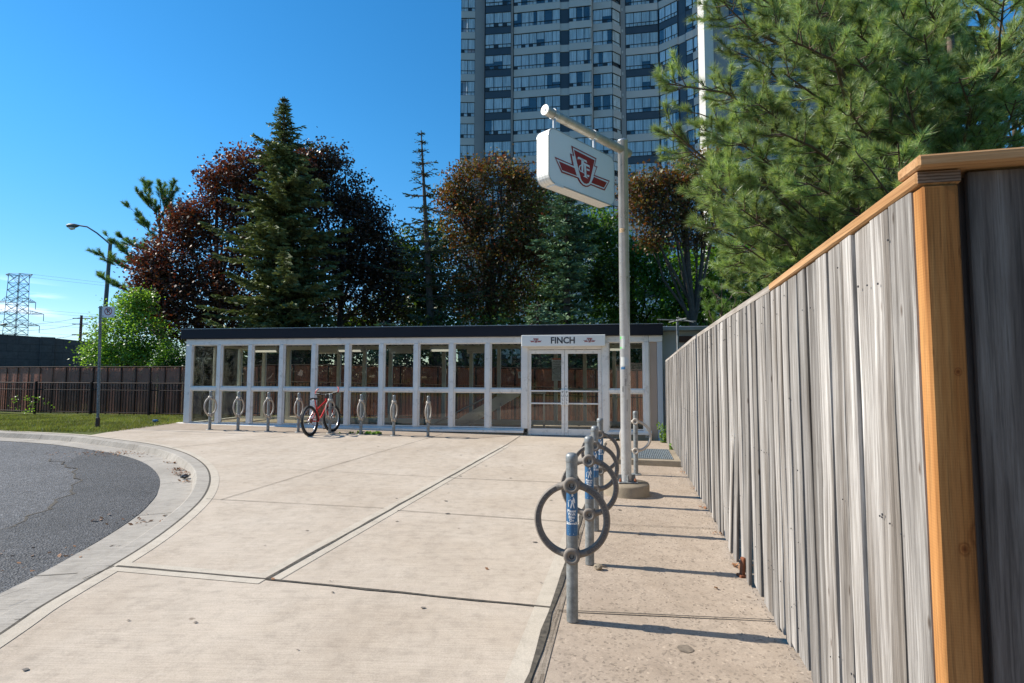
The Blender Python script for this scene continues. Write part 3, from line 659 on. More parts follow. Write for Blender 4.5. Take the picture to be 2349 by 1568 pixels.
# sign board over the doors
sb0, sb1 = sx(1198.5), sx(1389); a = MB(); a.box(sb0, sb1, -.20, -.075, 2.16, 2.432, bev=.008)
board = obj('name_board', a, M['signwhite'], station)
vs, fs = text_mb('FINCH', .235, offset=.007, sx=.93); a = MB(); xc = sx(1292.5)
xs2 = [p.x for p in vs]; k_ = (sx(1319.5) - sx(1265)) / (max(xs2) - min(xs2)); zs2 = [p.y for p in vs]; kz = .160 / (max(zs2) - min(zs2)); zc = (max(zs2) + min(zs2)) / 2
a.add([(xc + p.x * k_, -.203, 2.302 + (p.y - zc) * kz) for p in vs], fs); obj('lettering', a, M['ink'], board)
for u in (1231, 1353): emblem(board, lambda x, z, d, X=sx(u): (X + x, -.2015 - d, 2.30 + z), (sx(1245) - sx(1218)) / EW, mono='signedge')

# ceiling lights
def clight(x, y, w, label, lens=True):
    t_ = thing('ceiling_light', label, 'ceiling light', ST_O + ST_E * x + ST_N * y + Vector((0, 0, 2.19)), ST_ROT, 'fluorescent lights under the station ceiling')
    a = MB(); mm = Matrix(((0, 0, 1, 0), (1, 0, 0, 0), (0, 1, 0, 0), (0, 0, 0, 1)))
    a.prism([(-.10, -.07), (-.10, .03), (.10, .03), (.10, -.035), (.02, -.115), (-.06, -.115)], -w / 2, w / 2, mm); obj('housing', a, M['lampbody'], t_)
    a = MB(); a.box(-.01, .01, -.01, .01, .03, .15); a.box(-w / 2 - .012, -w / 2 - .002, -.11, .11, -.12, .04); a.box(w / 2 + .002, w / 2 + .012, -.11, .11, -.12, .04); obj('end_cap', a, M['alu'], t_)
    if not lens: return
    a = MB(); a.add([(-w / 2 + .02, -.102, -.068), (w / 2 - .02, -.102, -.068), (w / 2 - .02, -.062, -.118), (-w / 2 + .02, -.062, -.118), (w / 2 - .02, .02, -.118), (-w / 2 + .02, .02, -.118)], [(0, 1, 2, 3), (3, 2, 4, 5)]); obj('lens', a, M['lamplens'], t_)
names = ['behind the second and third panes from the left end', 'behind the pane over the bicycle handlebar', 'behind the eighth pane from the left, bare wire above it', 'in the narrow bay right of the doors']
for (u0, u1), lb in zip(((552, 614), (757, 812), (975, 1022), (1394, 1440)), names):
    clight((sx(u0) + sx(u1)) / 2 + .05, .38, min(.8, sx(u1) - sx(u0)), 'white wedge shaped ceiling light ' + lb)
for u0, lb in ((700, 'in the back row above the fourth pane'), (880, 'in the back row above the seventh pane'), (1078, 'in the back row above the ninth pane')):
    clight(sx(u0) - .1, 1.5, .6, 'white ceiling light ' + lb, False)
# stair balustrade inside: handrail and sloping steel stringer going down to the left
def stp3(x, y, z): p = ST_O + ST_E * x + ST_N * y; return Vector((p.x, p.y, z))
bal = thing('stair_balustrade', 'sloping steel balustrade of the stairs behind the glass left of the doors', 'balustrade', ST_O, ST_ROT)
x0, x1 = sx(985), sx(1170)
a = MB(); a.tube([(x0 - .35, .75, .05), (sx(1112) + .25, .75, 1.06), (sx(1125) + .35, .75, 1.1)], .022, 8); obj('handrail', a, M['chrome'], bal)
a = MB(); a.add([(x0 - .1, .95, -.05), (x0 + .5, .95, -.05), (x1 + .1, .95, .93), (x1 + .1, .95, 1.05), (x1 - .25, .95, 1.05), (x0 - .1, 1.03, -.05), (x0 + .5, 1.03, -.05), (x1 + .1, 1.03, .93), (x1 + .1, 1.03, 1.05), (x1 - .25, 1.03, 1.05)],
  [(0, 1, 2, 3, 4), (9, 8, 7, 6, 5), (0, 4, 9, 5), (4, 3, 8, 9), (3, 2, 7, 8), (2, 1, 6, 7), (1, 0, 5, 6)]); obj('stringer', a, M['chrome'], bal)
a = MB()
for x in (x1 + .35, x1 + .75): a.box(x - .025, x + .025, .95, 1.0, .05, 1.0)
a.box(x1 + .1, x1 + .8, .955, .995, .98, 1.04); obj('guard_rail', a, M['chrome'], bal)
# posters on the glass
def poster(name, label, u0, u1, v0, v1, y, build):
    p0 = (sx(u0), 0); w_ = sx(u1) - sx(u0); z0 = at(u0, v1, ST_O.y + ST_E.y * sx(u0)).z; z1 = at(u0, v0, ST_O.y + ST_E.y * sx(u0)).z
    a = MB(); a.box(0, w_, -.002, .002, 0, z1 - z0); p = ST_O + ST_E * sx(u0) + ST_N * y
    o = obj(name, a, M['paper']); o.location = (p.x, p.y, z0); o.rotation_euler = (0, 0, ST_ROT); tag(o, label, 'poster'); build(o, w_, z1 - z0); return o
def b1(o, w_, h_):
    a = MB(); a.box(0, w_, -.005, -.003, h_ * .93, h_); obj('header_band', a, M['orange_s'], o)
    a = MB()
    for i, (tx, s_) in enumerate((('Masks are', .052), ('strongly', .052), ('recommended', .052), ('while on the TTC', .052))):
        vs, fs = text_mb(tx, s_, align='LEFT'); a.add([(w_ * .12 + p_.x, -.004, h_ * .84 - i * .058 + p_.y) for p_ in vs], fs)
    for i in range(4):
        a.box(w_ * .1, w_ * (.9 - .1 * (i % 2)), -.004, -.0035, h_ * (.2 - i * .045), h_ * (.2 - i * .045) + .008)
    obj('lettering', a, M['ink'], o)
    a = MB(); c = (w_ * .55, h_ * .42); pts = []
    for i in range(25):
        t_ = i / 24 * 2 * math.pi; pts.append((c[0] + .13 * math.cos(t_) * (1 if math.sin(t_) > 0 else .85), -.006, c[1] + .09 * math.sin(t_)))
    a.tube(pts, .004, 4, False)
    for dz in (-.03, 0, .03): a.tube([(c[0] - .09, -.006, c[1] + dz), (c[0], -.006, c[1] + dz - .015), (c[0] + .09, -.006, c[1] + dz)], .003, 4)
    a.tube([(c[0] - .12, -.006, c[1] + .04), (c[0] - .17, -.006, c[1] + .06), (c[0] - .17, -.006, c[1] - .03), (c[0] - .1, -.006, c[1] - .05)], .003, 4)
    obj('mask_drawing', a, M['ink'], o)
poster('mask_poster', 'white poster with an orange header and face mask drawing behind the left door', 1265.5, 1290, 822, 874, .10, b1)
def b2(o, w_, h_):
    a = MB(); a.box(0, w_, -.005, -.003, h_ * .82, h_); obj('header_band', a, M['orange_s'], o)
    a = MB(); a.tube([(.03, -.006, h_ * .7), (.04, -.006, h_ * .35), (.075, -.006, h_ * .3), (.085, -.006, h_ * .2)], .006, 4); a.tube([(.04, -.006, h_ * .5), (.07, -.006, h_ * .5)], .005, 4); a.tube([(w_ * .6, -.006, h_ * .45), (w_ * .9, -.006, h_ * .42)], .01, 4); obj('symbol', a, M['ink'], o)
poster('seat_notice', 'small square notice with orange top edge on the glass left of the doors', 1187.5, 1200, 849.5, 868, .10, b2)

# side building right of the station (white wall, brown trim) with its roof aerial
sbx = thing('side_building', 'low white walled building with brown trim behind the end of the board fence', 'building', ST_O, ST_ROT)
a = MB(); a.box(XW + .06, XW + 6, .55, 4.5, -.2, 2.55); obj('wall', a, M['whitewall'], sbx)
a = MB(); a.box(XW + .02, XW + 6.1, .35, 4.6, 2.556, 2.66, bev=.01); obj('roof', a, M['cap'], sbx)
a = MB(); a.box(XW + .45, XW + 6, .47, .545, 2.28, 2.43, bev=.006); a.box(XW + .62, XW + .84, .44, .545, -.1, 2.278, bev=.006); obj('trim', a, M['brown'], sbx)
an = at(1555, 800, 12.4)
ae = thing('roof_aerial', 'thin pale aerial mast with two crossed rods above the board fence', 'aerial', (an.x, an.y, 1.0))
zt = at(1553, 733, 12.4).z - 1.0
a = MB(); a.tube([(0, 0, -1.0), (0, 0, zt)], .028, 8); obj('mast', a, M['galv'], ae)
a = MB(); a.tube([(-.45, .05, zt - .0), (.38, -.1, zt - .06)], .014, 6); a.tube([(-.1, .3, zt - .04), (.05, -.5, zt - .03)], .012, 6); a.tube([(-.02, 0, zt + .04), (.3, -.2, zt - .09)], .012, 6); obj('rod', a, M['galv'], ae)
# side gate between station and fence
gp = gnd(1526, 999); ga = thing('side_gate', 'narrow beige service gate with red notice and black lock box at the fence end', 'gate', (gp.x, 12.75, zg(gp.x, 12.75)), R_(62))
a = MB(); a.box(0, .9, -.025, .025, .03, 1.82, bev=.006); obj('gate_leaf', a, M['beige'], ga)
a = MB(); a.box(-.06, -.005, -.04, .04, 0, 1.86, bev=.006); obj('gate_post', a, M['whitewall'], ga)
a = MB(); a.box(.12, .45, -.034, -.027, 1.52, 1.72); obj('notice', a, M['red'], ga)
a = MB(); a.box(.12, .5, -.09, -.028, 1.2, 1.48, bev=.01); obj('lock_box', a, M['black'], ga)
a = MB(); a.tube([(.2, -.03, .95), (.22, -.11, .93), (.22, -.11, .74), (.2, -.03, .72)], .014, 6); obj('handle', a, M['black'], ga)

# ================================================================== RING RACKS
ZV = Vector((0, 0, 1))
def ringplate(rack, R, zc, mat, matd, letters):
    body = MB(); body.ring(R, .036, .05, Matrix.Translation((0, 0, zc)), 56)
    return body
STK = None
def make_rack(H, R, zc, cast, full):
    t_ = thing('bike_ring_rack', None, 'bike rack')
    rp = .0335
    a = MB(); a.lathe([(rp, 0.0), (rp, H - .055)], 20); obj('post', a, M['galv'], t_)
    a = MB(); a.lathe([(rp + .001, H - .056), (rp + .0025, H - .052), (rp + .0025, H - .024), (rp - .001, H - .012), (rp * .6, H - .002), (.0005, H)], 20); obj('cap', a, M['galv'], t_)
    if full == 0:
        a = MB(); a.lathe([(.0, .012), (.075, .012), (.08, .006), (.08, -.03)], 20); obj('base_plate', a, M['galv'], t_)
    body = MB(); socks = MB()
    tw = .052
    for a0, a1 in ((-math.pi / 2 + .18, math.pi / 2 - .18), (math.pi / 2 + .18, 3 * math.pi / 2 - .18)):
        body.ring(R, .040, .030, Matrix.Translation((0, 0, zc)), 30, a0, a1)
    for s in (1, -1):          # bosses on the post, front and back
        for d in (-1, 1):
            mm = Matrix.Translation((0, d * rp * .78, zc + s * R)) @ Matrix.Rotation(math.pi / 2 * (1 if d < 0 else -1), 4, 'X')
            body.lathe([(.048, -.01), (.048, .012), (.043, .02), (.026, .022), (.024, .014), (.014, .014)], 22, mm)
            socks.lathe([(.0142, .0135), (.012, .006), (.001, .006)], 14, mm)
            # webs swelling from ring into the boss
        for d in (-1, 1):
            an = s * math.pi / 2 + d * .2
            an2 = s * math.pi / 2 + d * .38
            p = Vector((0, 0, zc)); q1 = p + Vector((math.cos(an2) * R, 0, math.sin(an2) * R)); q0 = p + Vector((0, 0, s * R))
            body.tube([q0, p + Vector((math.cos(an) * R, 0, math.sin(an) * R)), q1], [.034, .024, .017], 8, False)
    rg = obj('ring', body, M[cast], t_); obj('bolt_socket', socks, M['ringhole'], rg)
    if full:
        # recessed panels with raised lettering following the ring, both faces
        for face_ in (-1, 1):
            rec = MB()
            for a0, a1 in ((-1.12, 1.12), (math.pi - 1.12, math.pi + 1.12)):
                rec.add(*[[(R * math.cos(x) + dr * math.cos(x), face_ * .0158, zc + (R + dr) * math.sin(x)) for x in [a0 + (a1 - a0) * i / 24 for i in range(25)] for dr in (-.011, .011)], [(2 * i, 2 * i + 1, 2 * i + 3, 2 * i + 2) for i in range(24)]])
            obj('recess', rec, M['ringdark'], rg)
            let = MB()
            for txt, am in (('LOCK BICYCLE TO POST', 0.0), ('CITY OF TORONTO', math.pi)):
                n = len(txt); span = 2.1
                for i, ch in enumerate(txt):
                    if ch == ' ': continue
                    k = (i - (n - 1) / 2) / n
                    ang = am - k * span if True else 0
                    vs, fs = text_mb(ch, .021, ext=.0008, offset=.0004); rt = Matrix.Rotation(ang - math.pi / 2, 3, 'Z')
                    let.add([(((rt @ p).x + R * math.cos(ang)) * (-face_), face_ * .0168 + face_ * p.z, zc + (rt @ p).y + R * math.sin(ang)) for p in vs], fs)
            obj('lettering', let, M[cast], rg)
    if full == 1:
        # blue wrap-round sticker
        r2 = rp + .0006; a = MB(); n = 16; a0, a1 = -math.pi / 2 - 1.5, -math.pi / 2 + 1.5; z0, z1 = zc - .085, zc + .165
        a.add([(r2 * math.cos(a0 + (a1 - a0) * i / n), r2 * math.sin(a0 + (a1 - a0) * i / n), z) for i in range(n + 1) for z in (z0, z1)], [(2 * i, 2 * i + 2, 2 * i + 3, 2 * i + 1) for i in range(n)], True)
        stk = obj('sticker', a, M['blue_s'], t_)
        def wrap(x, z, d=.0005): an = -math.pi / 2 + x / (r2 + d); return ((r2 + d) * math.cos(an), (r2 + d) * math.sin(an), z)
        a = MB()
        fig = [[(.0, .150), (.008, .152), (.012, .145), (.008, .137), (0, .138)], [(-.006, .134), (.012, .134), (.02, .118), (.022, .100), (.017, .100), (.014, .115), (.012, .105), (.018, .072), (.013, .071), (.005, .097), (-.002, .071), (-.008, .072), (-.001, .105), (-.006, .120), (-.018, .108), (-.02, .112)]]
        for pl in fig: a.add([wrap(x, zc + z) for x, z in pl], [tuple(range(len(pl)))])
        a.add([wrap(x, zc + z) for x, z in ((-.022, .105), (-.019, .105), (-.016, .078), (-.020, .078))], [(0, 1, 2, 3)])
        for i, (w_, s_) in enumerate((('Please', .0185), ('Walk', .0185), ('Bike', .0185), ('On', .0185), ('Sidewalk', .0185))):
            vs, fs = text_mb(w_, s_ * 1.15, offset=.0006); a.add([wrap(p.x, zc + .055 - i * .0175 + p.y) for p in vs], fs)
        for i in range(4): a.add([wrap(x, zc + z) for x, z in ((-.02, -.036 - i * .0085), (.02, -.036 - i * .0085), (.02, -.0335 - i * .0085), (-.02, -.0335 - i * .0085))], [(0, 1, 2, 3)])
        a.add([wrap(x, zc + z) for x, z in ((-.012, -.078), (.012, -.078), (.012, -.072), (-.012, -.072))], [(0, 1, 2, 3)])
        obj('lettering', a, M['white'], stk)
    return t_
# five on the right, in the side pavement
rk = make_rack(.955, .200, .57, 'ringcast', 1)
G1 = 'ring racks beside the board fence'
r1 = gnd(1313, 1424); r2_ = gnd(1353, 1294); r3 = gnd(1366, 1217); r4 = gnd(1378, 1157)
labs = ['galvanised ring rack with blue sticker, nearest the camera beside the joint', 'galvanised ring rack with blue sticker, second in its row, stone at its foot', 'galvanised ring rack with blue sticker, third in the right hand row, mostly hidden', 'galvanised ring rack with blue sticker, farthest of the row, just left of the sign pole']
for i, (p, lb) in enumerate(zip((r1, r2_, r3, r4), labs)):
    t_ = rk if i == 0 else copy_tree(rk)
    t_.location = (p.x, p.y, p.z); t_.rotation_euler = (0, 0, R_((-9.5, -12, -10, -12)[i])); tag(t_, lb, 'bike rack', G1)
r5 = gnd(1459, 1089); rk5 = make_rack(.93, .215, .56, 'ringpale', 0); rk5.location = r5; rk5.rotation_euler = (0, 0, R_(-16)); tag(rk5, 'plain ring rack without sticker standing behind the tall sign pole', 'bike rack', G1)
# eight in front of the station
rk8 = make_rack(.935, .205, .565, 'ringpale', 0)
pos8 = [(480.7, 986.5), (545.6, 988.5), (614.3, 990.5), (683.9, 991.8), (756.1, 994.5), (827.6, 997), (903, 1000), (981.8, 1002.6)]
l8 = ['at the far left corner of the glass station', 'in front of the second glass bay, second from the left', 'in front of the third glass bay, third from the left', 'immediately left of the red bicycle', 'with the red bicycle leaning on it', 'right of the red bicycle with weeds at its foot', 'second from the right in the row before the station', 'rightmost of the row in front of the station, nearest the doors']
for i, (uv, lb) in enumerate(zip(pos8, l8)):
    t_ = rk8 if i == 0 else copy_tree(rk8); p = gnd(*uv); t_.location = p; t_.rotation_euler = (0, 0, R_(90 - 8 + (-1, 2, 0, 3, -2, 1, 0, -1)[i])); tag(t_, 'pale ring bike rack ' + lb, 'bike rack', 'ring racks in front of the station')

# ================================================================== BICYCLE
def make_bike():
    t_ = thing('bicycle', 'small red bicycle with red bar ends leaning on a ring rack before the station', 'bicycle')
    rw = .315
    def wheel(x, steer=0.0):
        T = Matrix.Translation((x, 0, rw)) @ Matrix.Rotation(steer, 4, 'Z')
        a = MB(); a.ring(rw - .026, .046, .046, T, 40, r=.4)
        for i in range(64):
            an = i * 2 * math.pi / 64; rr = rw - .002
            a.box(-.012, .012, -.024, .024, rr - .003, rr + .008, T @ Matrix.Rotation(an, 4, 'Y'))
        w_ = obj('wheel', a, M['tyre'], t_)
        a = MB(); a.ring(rw - .056, .016, .026, T, 40); obj('rim', a, M['chrome'], w_)
        a = MB()
        for i in range(28):
            an = i * 2 * math.pi / 28; s = (-1) ** i
            a.tube([T @ Vector((.015 * math.cos(an + .8), s * .025, .015 * math.sin(an + .8))), T @ Vector(((rw - .06) * math.cos(an), 0, (rw - .06) * math.sin(an)))], .0013, 3, False)
        a.tube([T @ Vector((0, -.05, 0)), T @ Vector((0, .05, 0))], .018, 8); obj('spokes', a, M['chrome'], w_)
        return w_
    rear = wheel(0); wheel(.98, -.12)
    bb = Vector((.40, 0, .27)); st_ = Vector((.30, 0, .62)); hd0 = Vector((.80, 0, .62)); hd1 = Vector((.765, 0, .735))
    a = MB(); a.tube([bb, st_], .019, 8); a.tube([bb + Vector((.01, 0, .02)), hd0], .02, 8); a.tube([Vector((.315, 0, .53)), hd1 - Vector((0, 0, .02))], .017, 8); a.tube([hd0 + Vector((.01, 0, -.03)), hd1 + Vector((-.008, 0, .03))], .023, 10)
    for s in (-1, 1):
        a.tube([bb + Vector((0, .03 * s, 0)), (0, .055 * s, rw)], .010, 6); a.tube([st_ + Vector((.012, .02 * s, -.08)), (0, .055 * s, rw)], .009, 6)
    obj('frame', a, M['bikered'], t_)
    a = MB()
    for s in (-1, 1): a.tube([hd0 + Vector((.01, .055 * s, -.03)), (.90, .06 * s, .46), (.98, .055 * s, rw)], [.014, .013, .009], 6)
    a.tube([hd0 + Vector((.01, -.055, -.03)), hd0 + Vector((.01, .055, -.03))], .014, 6); obj('fork', a, M['bikered'], t_)
    a = MB(); a.tube([st_, st_ + Vector((-.03, 0, .13))], .013, 8); sp_ = obj('seat_post', a, M['bikered'], t_)
    a = MB(); c = st_ + Vector((-.04, 0, .155)); sec = [(-.13, .068, -.004), (-.10, .08, .006), (-.03, .05, 0), (.05, .024, -.002), (.13, .014, -.006)]
    vs = []
    for (dx, hw, dz) in sec:
        for j in range(8):
            an = j * math.pi / 4; vs.append(c + Vector((dx, hw * math.cos(an), dz + .022 * math.sin(an))))
    a.add(vs, [(i * 8 + j, i * 8 + (j + 1) % 8, i * 8 + 8 + (j + 1) % 8, i * 8 + 8 + j) for i in range(4) for j in range(8)] + [tuple(range(8)), tuple(range(32, 40))], True); obj('saddle', a, M['black'], t_)
    T = Matrix.Translation(hd1) @ Matrix.Rotation(-.12, 4, 'Z')
    a = MB(); a.tube([T @ Vector((0, 0, 0)), T @ Vector((-.02, 0, .09)), T @ Vector((.04, 0, .13))], .014, 8); a.tube([T @ Vector((.03, -.29, .15)), T @ Vector((.05, -.1, .125)), T @ Vector((.05, .1, .125)), T @ Vector((.03, .29, .15))], .012, 8); hb = obj('handlebar', a, M['black'], t_)
    for s in (-1, 1):
        a = MB(); a.tube([T @ Vector((.03, .18 * s, .145)), T @ Vector((.03, .29 * s, .15))], .019, 8); obj('grip', a, M['black'], hb)
        a = MB(); a.tube([T @ Vector((.03, .295 * s, .15)), T @ Vector((.07, .30 * s, .23)), T @ Vector((.10, .25 * s, .27))], .013, 7); obj('bar_end', a, M['bikered'], hb)
    a = MB(); T2 = Matrix.Translation(bb)
    a.ring(.075, .02, .006, T2 @ Matrix.Translation((0, -.05, 0)), 24); a.ring(.05, .016, .006, T2 @ Matrix.Translation((0, -.045, 0)), 20)
    a.tube([T2 @ Vector((0, -.055, 0)), T2 @ Vector((.06, -.062, -.15))], .011, 6); a.tube([T2 @ Vector((0, .055, 0)), T2 @ Vector((-.06, .062, .15))], .011, 6); a.tube([T2 @ Vector((0, -.06, 0)), T2 @ Vector((0, .06, 0))], .02, 8); cr = obj('crankset', a, M['chrome'], t_)
    for s, dx in ((-1, 1), (1, -1)):
        a = MB(); a.box(.06 * dx - .045, .06 * dx + .045, *( (-.16, -.07) if s < 0 else (.07, .16)), -.163 * dx - .01, -.163 * dx + .012, T2, bev=.004); obj('pedal', a, M['black'], cr)
    a = MB(); a.ring(.035, .03, .03, Matrix.Translation((0, -.035, rw)), 18); a.tube([(0, -.042, rw + .045), (.4, -.05, .34)], .005, 4); a.tube([(0, -.042, rw - .05), (.1, -.045, .2), (.4, -.05, .20)], .005, 4); obj('chain', a, M['rust'], t_)
    return t_
bk = make_bike(); pr = gnd(712, 1000.5); pf = gnd(763, 990.5)
bk.location = pr; bk.rotation_euler = (R_(-5), 0, math.atan2((pf - pr).y, (pf - pr).x)); bk.scale = (1.0,) * 3
sc_ = (pf - pr).length / .98; bk.scale = (clamp(sc_, .9, 1.06),) * 3

# ================================================================== TALL POLE SIGN
ps = thing('pole_sign', 'tall grey pole with a hanging white transit sign bearing a red winged shield', 'sign', PB)
# concrete footing
a = MB(); a.lathe([(.275, -.1), (.275, .11), (.265, .135), (.0, .14)], 36, Matrix.Identity(4)); o = obj('concrete_footing', a, M['pier']); o.location = PB; tag(o, 'round concrete footing under the tall sign pole', 'footing')
ZT = ARMZ + .13 - PB.z
a = MB(); a.lathe([(.063, .15), (.063, ZT - .02), (.066, ZT - .018), (.066, ZT), (.0, ZT + .004)], 28); obj('pole', a, M['pole'], ps)
a = MB(); a.box(-.12, .12, -.12, .12, .14, .158, bev=.006)
for an in range(4):
    mm = Matrix.Rotation(an * math.pi / 2 + math.pi / 4 * 0, 4, 'Z'); a.box(.055, .11, -.008, .008, .158, .23, mm)
obj('base_plate', a, M['galv'], ps)
a = MB()
for sx_ in (-1, 1):
    for sy_ in (-1, 1): a.lathe([(.016, .158), (.016, .185), (.008, .187), (.008, .2), (0, .2)], 6, Matrix.Translation((sx_ * .09, sy_ * .09, 0)))
obj('bolt', a, M['rust'], ps)
za = ARMZ - PB.z; E = AD * ARML
a = MB(); a.tube([-AD * .14 + Vector((0, 0, za)), E + Vector((0, 0, za))], .051, 20); arm = obj('arm', a, M['arm'], ps)
a = MB(); a.tube([E + Vector((0, 0, za)), E + AD * .012 + Vector((0, 0, za))], .056, 20); a.tube([E + AD * .012 + Vector((0, 0, za)), E + AD * .02 + Vector((0, 0, za))], .01, 8); obj('end_cap', a, M['signwhite'], arm)
a = MB()
xl, xr_ = face((410, 600))[0], face((1055, 800))[0]        # face extents in x (negative = outwards)
ztop = sum(face(p)[1] for p in ((525, 375), (1000, 608))) / 2; zbot = sum(face(p)[1] for p in ((460, 893), (1000, 1082))) / 2
print('sign', xl, xr_, ztop, zbot)
for f_ in (.16, .76):
    c = AD * (-(xl + (xr_ - xl) * f_)) + Vector((0, 0, za)); a.tube([c - AD * .03, c + AD * .03], .058, 16); 
    a.tube([c + Vector((0, 0, -.04)), c + Vector((0, 0, ztop - PB.z - za - .0))], .02, 8)
obj('hanger', a, M['pole'], ps)
# leafy remnant / bird nest straw at hanger is left as a rag of dry leaves
FM = Matrix(((-AD.x, AN.x, 0, 0), (-AD.y, AN.y, 0, 0), (0, 0, 1, 0), (0, 0, 0, 1)))     # local x = towards pole, y = face normal (to camera), z up
def rrect(x0, x1, z0, z1, r, n=6):
    out = []
    for cx_, cz_, a0 in ((x1 - r, z1 - r, 0), (x0 + r, z1 - r, 90), (x0 + r, z0 + r, 180), (x1 - r, z0 + r, 270)):
        for i in range(n + 1): an = R_(a0 + 90 * i / n); out.append((cx_ + r * math.cos(an), cz_ + r * math.sin(an)))
    return out
TH = .17
def slab(poly_in, y0, y1, mb):
    n = len(poly_in); vs = [FM @ Vector((p[0], y0, p[1] - PB.z)) for p in poly_in] + [FM @ Vector((p[0], y1, p[1] - PB.z)) for p in poly_in]
    mb.add(vs, [tuple(range(n))]); mb.add(vs, [tuple(range(n, 2 * n))]); mb.add(vs, [(i, (i + 1) % n, n + (i + 1) % n, n + i) for i in range(n)], False)
R1 = rrect(xl, xr_, zbot, ztop, .10); R2 = rrect(xl + .012, xr_ - .012, zbot + .012, ztop - .012, .09)
a = MB(); ys = [-TH / 2 + .085 - .085, 0]
cuts = [-.085, -.052, -.048, -.012, -.008, .028, .032, .085]
R3 = rrect(xl + .004, xr_ - .004, zbot + .004, ztop - .004, .097)
for i in range(7):
    slab(R3 if i % 2 else R1, cuts[i] + .0002, cuts[i + 1] - .0002, a)
box = obj('sign_box', a, M['signwhite'], ps)
a = MB()
n = len(R1)
for yf in (.087, -.087):
    vs = [FM @ Vector((p[0], yf, p[1] - PB.z)) for p in R1] + [FM @ Vector((p[0], yf, p[1] - PB.z)) for p in R2] + [FM @ Vector((p[0], yf - math.copysign(.01, yf), p[1] - PB.z)) for p in R1]
    a.add(vs, [(i, (i + 1) % n, n + (i + 1) % n, n + i) for i in range(n)] + [(i, (i + 1) % n, 2 * n + (i + 1) % n, 2 * n + i) for i in range(n)])
obj('sign_rim', a, M['signedge'], box)
a = MB(); fx = xl + .16
slab([(xl + .10, zbot - .018), (xl + .24, zbot - .018), (xl + .24, zbot + .012), (xl + .10, zbot + .012)], -.03, .09, a); obj('latch', a, M['alu'], box)
emblem(box, lambda x, z, d: FM @ Vector((ECX + x, .0872 + d, ECZ + z - PB.z)), 1.0)
# stickers and tags on the pole
def pole_patch(name, v0, v1, aa, ab, mat, par=ps):
    z0 = at(1434, v1, PB.y).z - PB.z; z1 = at(1434, v0, PB.y).z - PB.z; r_ = .0638; n = 8
    a = MB(); a.add([(r_ * math.cos(aa + (ab - aa) * i / n), r_ * math.sin(aa + (ab - aa) * i / n), z) for i in range(n + 1) for z in (z0, z1)], [(2 * i, 2 * i + 2, 2 * i + 3, 2 * i + 1) for i in range(n)], True); return obj(name, a, M[mat], par), (z0 + z1) / 2
c0 = math.atan2(-PB.y, -PB.x)
s_, _z = pole_patch('sticker', 772, 801, c0 - .7, c0 - 0.0, 'paper'); pole_patch('sticker', 773, 779, c0 - 1.1, c0 + .0, 'green_s'); pole_patch('sticker', 797, 801, c0 - 1.1, c0 + .0, 'green_s')
pole_patch('sticker', 820, 840, c0 - .9, c0 + .9, 'paper'); pole_patch('sticker', 841, 848, c0 - .9, c0 + 0, 'blue_s'); pole_patch('sticker', 841, 843, c0 - .9, c0 - .05, 'paper')
s_, zz = pole_patch('sticker', 527, 536, c0 - .9, c0 + .2, 'orange_s')
s_.data.materials.clear(); s_.data.materials.append(paint('faded_orange', (.55, .36, .18), .6, .1, 9))
def pole_text(txt, v, ang, size, rot, mat='ink'):
    vs, fs = text_mb(txt, size); z = at(1434, v, PB.y).z - PB.z; a = MB(); r_ = .0644; rt = Matrix.Rotation(rot, 3, 'Z')
    a.add([(r_ * math.cos(c0 + ang + (rt @ p).x / r_), r_ * math.sin(c0 + ang + (rt @ p).x / r_), z + (rt @ p).y) for p in vs], fs); return obj('lettering', a, M[mat], ps)
pole_text('NS-7', 532, -.35, .045, 0)
# scrawled pen marks
a = MB()
for (v0, ang, h_, w_) in ((862, .25, .16, .03), (878, .05, .08, .02), (930, .3, .14, .02), (893, -.5, .07, .018)):
    z = at(1434, v0, PB.y).z - PB.z; pts = []
    for i in range(26):
        k = i / 25; an = c0 + ang + w_ / .064 * math.sin(i * 2.3 + v0) * .6; pts.append(((.0643) * math.cos(an), .0643 * math.sin(an), z + h_ * (.5 - k)))
    a.tube(pts, .0013, 4, False)
obj('pen_scrawl', a, M['ink'], ps)

